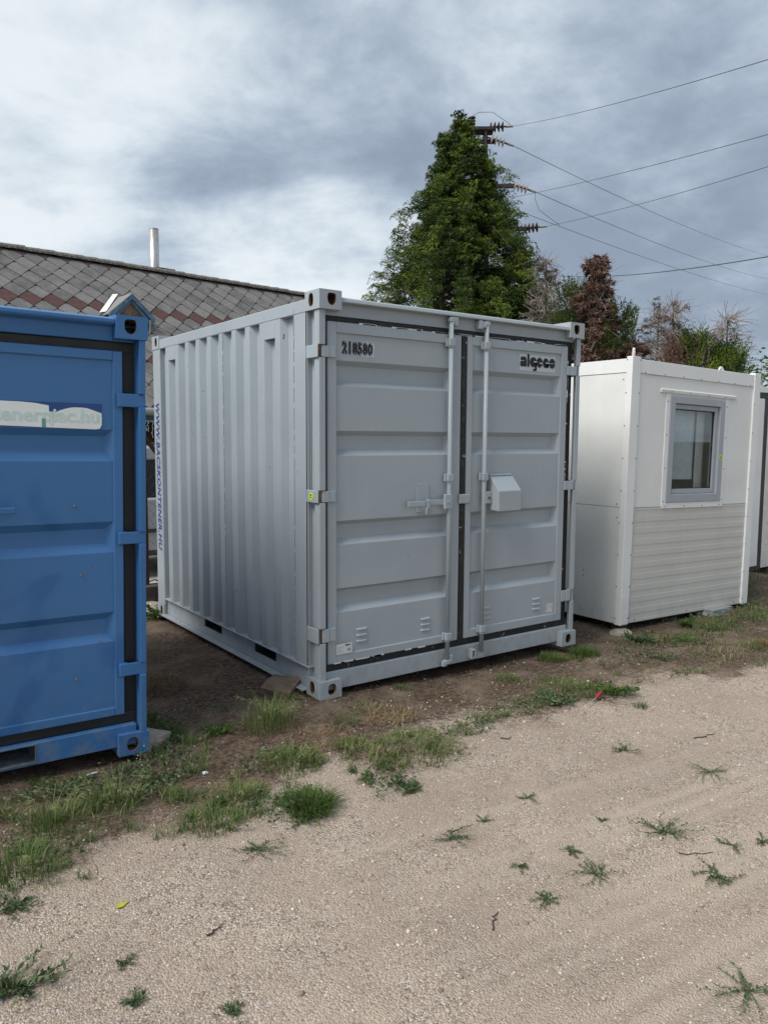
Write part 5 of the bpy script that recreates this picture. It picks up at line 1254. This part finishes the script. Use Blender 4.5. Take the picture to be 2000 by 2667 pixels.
# ------------------------------------------------------------------ trees
def conifer(name, base, apex_h, prof, nb, lab, cat, stops, style='spray', dens=14, leaf=(.09, .028), trunk_r=.12, bare=0., lean=(0, 0), group=None, seed=1, zmin=1.4, twigs=None, up=.25):
    """trunk, limbs and a crown of many small drooping sprays; prof = [(height fraction from the top, radius)]"""
    th = empty(name, base, label=lab, cat=cat, group=group); r0 = np.random.default_rng(seed)
    tr = MB().tube([(0, 0, 0), (lean[0]*.3, lean[1]*.3, apex_h*.5), (lean[0], lean[1], apex_h*.985)], trunk_r, 7, r1=.012).build('trunk', M['bark'], th)
    pz = [p[0] for p in prof]; pr = [p[1] for p in prof]
    z = zmin+(apex_h*.995-zmin)*(r0.uniform(0, 1, nb)**1.0); az = r0.uniform(0, 2*np.pi, nb)
    la = .80 if style == 'spray' and not bare else .45
    lump = 1-la*.62+la*np.array([vnoise(a*1.3+5*math.sin(a), zz*1.1, 1.0, seed) for a, zz in zip(az, z)])
    Rr = np.interp(apex_h-z, pz, pr)*lump*r0.uniform(.5, 1.15, nb)
    limb = MB(); C_, D_, L_, T_ = [], [], [], []
    for i in range(nb):
        o = np.array([lean[0]*z[i]/apex_h, lean[1]*z[i]/apex_h, z[i]]); d = np.array([math.cos(az[i]), math.sin(az[i]), 0]); rr = Rr[i]
        P = [o+d*rr*t_+np.array([0, 0, rr*(up*t_-(up+.18)*t_*t_*t_)+(.25*(1-abs(2*t_-1)) if rr > 1 else 0)*.3]) for t_ in (0, .35, .7, 1)]
        if i % 2 == 0 or bare: limb.tube(P, .012+.006*rr, 3, caps=False, r1=.004)
        tone = r0.uniform(0, 1)
        if r0.uniform() < bare: 
            if twigs is not None:
                for q in range(twigs):
                    t_ = r0.uniform(.3, 1); c = np.array([np.interp(t_, (0, .35, .7, 1), [p[k] for p in P]) for k in range(3)])
                    dd = d*r0.uniform(.1, .9)+np.array([r0.normal(0, .5), r0.normal(0, .5), r0.uniform(-.7, .9)]); dd /= np.linalg.norm(dd); l = r0.uniform(.15, .42)
                    limb.tube([c, c+dd*l*.5+r0.normal(0, .02, 3), c+dd*l+np.array([0, 0, -.06*l])+r0.normal(0, .03, 3)], .005, 3, caps=False, r1=.0025)
            continue
        # plumes: arching, then hanging; leaflets in two ranks along each plume
        m_ = max(2, int(dens*(.35+.65*min(rr, 1.6))))
        t_ = .18+.86*r0.uniform(0, 1, m_)**.55
        c0 = np.stack([np.interp(t_, (0, .35, .7, 1), [p[k] for p in P]) for k in range(3)], -1)+r0.normal(0, .05, (m_, 3))
        pa = az[i]+r0.normal(0, .6, m_); pd = np.stack([np.cos(pa), np.sin(pa), np.zeros(m_)], -1); ps = np.stack([-np.sin(pa), np.cos(pa), np.zeros(m_)], -1)
        ln_ = r0.uniform(.30, .62, m_)*(np.clip(.34+.5*rr, .34, 1.0) if style == 'spray' else .62); nl = 44 if style == 'spray' else 32; ptone = np.clip(tone*.6+.4*r0.uniform(0, 1, m_), 0, 1)
        for q in range(nl):
            s_ = (q//2+.5)/(nl/2); sg = 1 if q % 2 else -1
            if style == 'spray': rise = .66*s_-.58*s_**2.6; run = .62*s_-.10*s_*s_; ddz = .55-1.25*s_
            else: rise = .85*s_; run = .40*s_; ddz = .85
            wd = ln_*.17*math.sin(math.pi*min(1, s_*.85+.12))
            c = c0+pd*(ln_*run)[:, None]+ps*(sg*wd*r0.uniform(.2, 1, m_))[:, None]; c[:, 2] += ln_*rise
            dd = pd*.35+ps*(sg*.55)+np.array([0, 0, ddz])+r0.normal(0, .22, (m_, 3))
            C_.append(c+r0.normal(0, .008, (m_, 3))); D_.append(dd); L_.append(leaf[0]*r0.uniform(.7, 1.25, m_)*(1.1-.35*s_))
            T_.append(np.clip(.05+.62*ptone+.22*(1-abs(2*s_-.7))-.25*(t_ < .55)+r0.normal(0, .05, m_), 0, 1))  # plumes near the trunk tinted darker, inner crown shade put into the leaf colour
    limb.build('limbs', M['dead_wood'] if bare else M['bark'], th, fix=False)['kind'] = 'stuff'
    if C_:
        C_, D_, L_, T_ = np.concatenate(C_), np.concatenate(D_), np.concatenate(L_), np.concatenate(T_)
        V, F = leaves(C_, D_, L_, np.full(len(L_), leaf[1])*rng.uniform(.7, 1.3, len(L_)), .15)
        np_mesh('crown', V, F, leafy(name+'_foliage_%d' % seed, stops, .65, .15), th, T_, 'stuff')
    return th
M['bark'] = plain('bark', (.10, .075, .058), .95, noise=.4, scale=10)
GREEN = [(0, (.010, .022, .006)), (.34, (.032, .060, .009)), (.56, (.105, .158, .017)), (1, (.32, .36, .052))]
OLIVE = [(0, (.02, .038, .008)), (.5, (.055, .085, .012)), (1, (.15, .175, .03))]
BROWN = [(0, (.075, .042, .032)), (.5, (.165, .098, .072)), (1, (.30, .215, .165))]
GREYB = [(0, (.10, .08, .07)), (.5, (.19, .155, .135)), (1, (.30, .26, .23))]
GB = -.15
M['dead_wood'] = plain('dead_twigs', (.29, .245, .22), .95, noise=.4, scale=4)
conifer('conifer_tree', (8.42, 8.38, GB), 8.38, [(0, .02), (.4, .16), (.8, .46), (1.3, .84), (1.9, 1.14), (2.8, 1.42), (3.7, 1.68), (5.5, 2.0), (7, 1.9)], 430, 'tall dark green conifer with drooping sprays behind the grey container', 'tree', GREEN, dens=21, leaf=(.058, .016), trunk_r=.17, seed=3, zmin=2.6, up=.5)
conifer('conifer_tree', (8.13, 8.58, GB), 8.02, [(0, .02), (.4, .12), (1.2, .34), (3, .7)], 80, 'slim second leader of green conifer just left of the tallest top', 'tree', GREEN, dens=14, leaf=(.058, .0145), trunk_r=.1, seed=13, zmin=5.2, up=.7)
conifer('conifer_tree', (9.35, 7.55, GB), 5.60, [(0, .12), (.4, .42), (1.2, .70), (3, .9)], 150, 'lower bushy green conifer at the right foot of the tall one', 'tree', GREEN, dens=14, leaf=(.058, .0145), trunk_r=.1, seed=14, zmin=2.4, up=.5)
conifer('conifer_tree', (8.86, 8.06, GB), 7.42, [(0, .03), (.4, .20), (1.0, .42), (2, .7), (4, .9)], 120, 'shorter green leader of conifer in front of the pole insulators', 'tree', GREEN, dens=17, leaf=(.058, .016), trunk_r=.1, seed=15, zmin=3.2, up=.6)
HG = 'conifers in the row behind the cabins'
conifer('conifer_tree', (8.25, 5.82, GB), 5.05, [(0, .06), (.5, .22), (1.3, .36), (3, .45)], 130, 'dead grey brown conifer with bare top next to the tall green tree', 'tree', GREYB, dens=5, leaf=(.09, .016), trunk_r=.07, bare=.6, twigs=9, group=HG, seed=21, zmin=1.8)
conifer('conifer_tree', (8.25, 5.12, GB), 4.35, [(0, .18), (.3, .40), (.8, .52), (3, .6)], 150, 'rounded olive green conifer between the two dead brown ones', 'tree', OLIVE, dens=13, leaf=(.052, .0145), trunk_r=.07, group=HG, seed=22, zmin=1.8, style='up')
conifer('conifer_tree', (8.18, 4.62, GB), 4.78, [(0, .05), (.35, .20), (1.0, .33), (2, .42), (3, .45)], 190, 'reddish brown dead conifer above the left edge of the window cabin', 'tree', BROWN, dens=11, leaf=(.10, .020), trunk_r=.08, bare=.3, twigs=8, group=HG, seed=23, zmin=1.8)
conifer('conifer_tree', (8.42, 4.42, GB), 4.05, [(0, .16), (.4, .34), (1.2, .42), (3, .45)], 120, 'green conifer pressed against the right side of the reddish dead one', 'tree', OLIVE, dens=12, leaf=(.052, .0145), trunk_r=.07, group=HG, seed=24, zmin=1.8, style='up')
conifer('conifer_tree', (8.62, 4.12, GB), 3.40, [(0, .15), (.4, .34), (1.2, .4)], 80, 'low brown dying conifer stump above the cabin lifting eye', 'tree', BROWN, dens=10, leaf=(.09, .022), trunk_r=.06, group=HG, seed=25, zmin=1.8)
conifer('conifer_tree', (9.30, 4.18, GB), 4.12, [(0, .08), (.4, .26), (1.2, .40), (2.4, .45)], 90, 'bare grey dead conifer with spreading twigs above the cabin', 'tree', GREYB, dens=3, leaf=(.08, .014), trunk_r=.06, bare=.85, twigs=12, group=HG, seed=26, zmin=1.8, up=.7)
conifer('conifer_tree', (9.16, 3.80, GB), 4.08, [(0, .06), (.4, .18), (1.2, .32), (2.4, .4)], 80, 'tall pinkish grey dead conifer right of the bare grey one', 'tree', GREYB, dens=3, leaf=(.08, .014), trunk_r=.06, bare=.8, twigs=12, group=HG, seed=27, zmin=1.8, up=.7)
conifer('conifer_tree', (8.92, 3.46, GB), 3.30, [(0, .18), (.3, .36), (1.0, .46)], 90, 'low rusty and green conifer above the middle of the cabin', 'tree', BROWN, dens=11, leaf=(.052, .0145), trunk_r=.06, group=HG, seed=28, zmin=1.8, style='up')
conifer('conifer_tree', (8.95, 3.24, GB), 3.36, [(0, .14), (.3, .30), (1.0, .40)], 90, 'low dark green conifer right of the rusty low one', 'tree', GREEN, dens=12, leaf=(.052, .0145), trunk_r=.06, group=HG, seed=29, zmin=1.8, style='up')
conifer('conifer_tree', (9.55, 3.42, GB), 3.66, [(0, .08), (.4, .22), (1.2, .34)], 60, 'bare twiggy grey shrub tree above the cabin window', 'tree', GREYB, dens=2, leaf=(.07, .012), trunk_r=.05, bare=.95, twigs=12, group=HG, seed=30, zmin=1.8, up=.8)
conifer('conifer_tree', (9.86, 3.24, GB), 3.86, [(0, .08), (.4, .22), (1.2, .36)], 70, 'rightmost bare pale dead conifer above the cabin', 'tree', GREYB, dens=2, leaf=(.07, .012), trunk_r=.05, bare=.95, twigs=13, group=HG, seed=31, zmin=1.8, up=.8)
conifer('conifer_tree', (9.40, 2.90, GB), 3.22, [(0, .14), (.3, .30), (1.0, .42)], 100, 'dark green conifer at the right end of the row behind the cabin', 'tree', GREEN, dens=12, leaf=(.052, .0145), trunk_r=.06, group=HG, seed=32, zmin=1.8, style='up')
def bush(base, h, r, lab, seed, n=1500):
    th = empty('leafy_bush', base, label=lab, cat='bush'); r0 = np.random.default_rng(seed); st = MB(); C_ = []; D_ = []
    for k in range(16):
        a = r0.uniform(0, 6.28); tip = np.array([math.cos(a)*r*r0.uniform(.2, 1), math.sin(a)*r*r0.uniform(.2, 1), h*r0.uniform(.7, 1.05)])
        st.tube([(0, 0, 0), tip*np.array([.35, .35, .55]), tip], .015, 4, r1=.004)
        m_ = n//16; t_ = r0.uniform(.45, 1.03, m_); C_.append(tip[None]*np.stack([.2+.8*t_, .2+.8*t_, t_], -1)+r0.normal(0, .11, (m_, 3))); D_.append(np.stack([r0.normal(0, 1, m_), r0.normal(0, 1, m_), r0.uniform(-.6, .4, m_)], -1))
    st.build('stems', M['bark'], th, fix=False); l = r0.uniform(.06, .12, len(np.concatenate(C_))); V, F = leaves(np.concatenate(C_), np.concatenate(D_), l, l*.55)
    np_mesh('crown', V, F, M['bright'], th, r0.uniform(.2, 1, len(F)), 'stuff')
bush((12.1, 4.0, GB), 3.25, .45, 'light green leafy bush beyond the right end of the first cabin', 5)
bush((12.4, 3.55, GB), 3.05, .45, 'second leafy bush behind the roof of the second cabin', 6)

# ------------------------------------------------------------------ steel lattice power pole and its lines
pole = empty('power_pole', (12.85, 12.72, GB), (0, 0, R(-36)), 'brown steel lattice power pole top with insulators behind the tall conifer', 'power pole')
PS = plain('rusty_lattice_steel', (.032, .021, .020), .8, noise=.3, scale=3)
HP = 10.35; w0, w1 = .42, .16
for sx in (-1, 1):
    for sy in (-1, 1):
        MB().tube([(sx*w0, sy*w0, 0), (sx*w1, sy*w1, HP)], .042, 4).build('leg', PS, pole)
zz_ = 0; k = 0
while zz_ < HP-.5:
    wa = w0+(w1-w0)*zz_/HP; wb = w0+(w1-w0)*(zz_+.5)/HP; s = 1 if k % 2 else -1
    for a in (0, 1):
        for e in (-1, 1):
            p = (-s*wa, e*wa, zz_) if a == 0 else (e*wa, -s*wa, zz_); q = (s*wb, e*wb, zz_+.5) if a == 0 else (e*wb, s*wb, zz_+.5)
            MB().tube([p, q], .018, 4).build('lattice_bar', PS, pole)
    zz_ += .5; k += 1
MB().box(-.32, .38, -.22, .22, HP, HP+.08).build('top_plate', PS, pole)
for z, x1 in ((HP-.25, .45), (HP-1.45, 1.05), (HP-2.62, 1.40)): MB().box(-.9 if z < HP-1 else -.3, x1, -.05, .05, z-.05, z+.05).build('cross_arm', PS, pole)
DI = plain('dark_insulator_glaze', (.045, .028, .026), .3, noise=.2); LI = plain('pale_insulator_glaze', (.30, .265, .25), .3, noise=.3)
def insulator(p, d, n, mat, r=.135, pitch=.108, clamp=True):
    d = Vector(d).normalized(); p = Vector(p); mb = MB()
    for i in range(n): mb.lathe([(.03, 0), (.05, .02), (r*.75, .035), (r, .055), (r, .07), (r*.55, .075), (.03, .085)], p+d*(pitch*i), d, 14)
    o = mb.build('insulator', mat, pole); MB().tube([p-d*.15, p+d*(pitch*n+.05)], .022, 6).build('insulator_rod', PS, o)
    if clamp: MB().tube([p+d*(pitch*n+.04), p+d*(pitch*n+.24)], .035, 6).build('wire_clamp', plain('clamp_steel', (.3, .29, .28), .5) if 'clamp_steel' not in bpy.data.materials else bpy.data.materials['clamp_steel'], o)
    return pole.matrix_basis @ (p+d*(pitch*n+.22))
bpy.context.view_layer.update()
mb = MB()
for i in range(4): mb.lathe([(.035, 0), (.085, .02), (.085, .05), (.035, .07)], (-.20, 0, HP+.10+.085*i), (0, 0, 1), 12)
mb.build('pin_insulator', DI, pole)
Rz = Matrix.Rotation(R(36), 3, 'Z')
def ldir(v): return Rz @ Vector(v)
near = Vector((-7.1, -11.5, -4.2)).normalized(); far_ = Vector((43.9, 16.2, 6.3)).normalized()
vr = Vector((.812, -.583, 0))      # seen from the yard the strings lead off to the right
e1 = insulator((.26, 0, HP+.13), ldir(vr*1+Vector((0, 0, .06))), 4, DI)
e2 = insulator((.30, -.1, HP-.20), ldir(vr*1+Vector((0, 0, -.30))), 4, LI)
e3 = insulator((.98, 0, HP-1.42), ldir(vr*1+Vector((0, 0, -.30))), 4, LI)
e4 = insulator((1.28, 0, HP-2.62), ldir(vr*1+Vector((0, 0, .12))), 4, DI)
WM_ = plain('cable_grey', (.075, .08, .09), .6)
def wire(name, a, b, sag, r, lab, cat='power line', ext=1.0):
    a, b = Vector(a), Vector(b); b = a+(b-a)*ext; n = 24; pts = [a+(b-a)*(i/n)+Vector((0, 0, -sag*4*(i/n)*(1-i/n))) for i in range(n+1)]
    o = MB().tube(pts, r, 5).build(name, WM_); return tag(o, lab, cat, 'overhead lines')
wire('power_line', e1, (6.608, .947, 6.144), .12, .0055, 'topmost thin cable rising to the upper right picture edge', ext=1.25)
wire('power_line', e2, (57.4, 28.7, 16.16), .5, .0085, 'cable falling from the pale upper insulator towards the right edge', ext=1.3)
wire('power_line', e3, (57.35, 28.56, 14.39), .5, .0085, 'cable falling from the insulator halfway down the conifer', ext=1.3)
wire('power_line', (13.60, 12.74, 8.50), (8.577, 1.996, 6.048), .10, .0055, 'second rising thin cable leaving the middle of the conifer', ext=1.25)
wire('power_line', e4, (9.558, 2.516, 5.943), .10, .0055, 'rising thin cable leaving the lowest dark insulator', ext=1.25)
wire('power_line', (13.2, 12.6, 8.40), (57.28, 28.45, 13.09), .4, .0085, 'lowest falling cable crossing the rising ones', ext=1.3)
wire('power_line', (20.2, 17.37, 7.99), (11.489, 3.506, 5.132), .30, .0105, 'thick black cable sagging just above the dead conifers', ext=1.2)
wire('power_line', (26.07, 12.82, 5.156), (37.18, 17.31, 5.60), .05, .0105, 'short distant cable low at the right edge, upper of two', ext=1.4)
wire('power_line', (26.2, 12.67, 4.642), (22.3, 9.247, 4.30), .02, .0105, 'short distant cable low at the right edge, lower of two', ext=1.6)
def jumper(pts, lab):
    o = MB().tube(pts, .007, 5).build('jumper_cable', WM_); tag(o, lab, 'power line', 'overhead lines')
pm_ = pole.matrix_basis
t0 = pm_ @ Vector((-.20, 0, HP+.44)); jumper([t0, t0+Vector((.15, -.1, .10)), t0+(e1-t0)*.5+Vector((0, 0, .24)), e1+Vector((-.12, .08, .10)), e1], 'arched jumper cable over the top insulators')
jumper([e3, e3+Vector((-.02, 0, -.18)), e3+(e4-e3)*.45+Vector((-.05, 0, -.08)), e4+Vector((.18, -.15, .12)), e4+Vector((.3, -.25, .02))], 'loose jumper cable hanging between the two lower insulators')
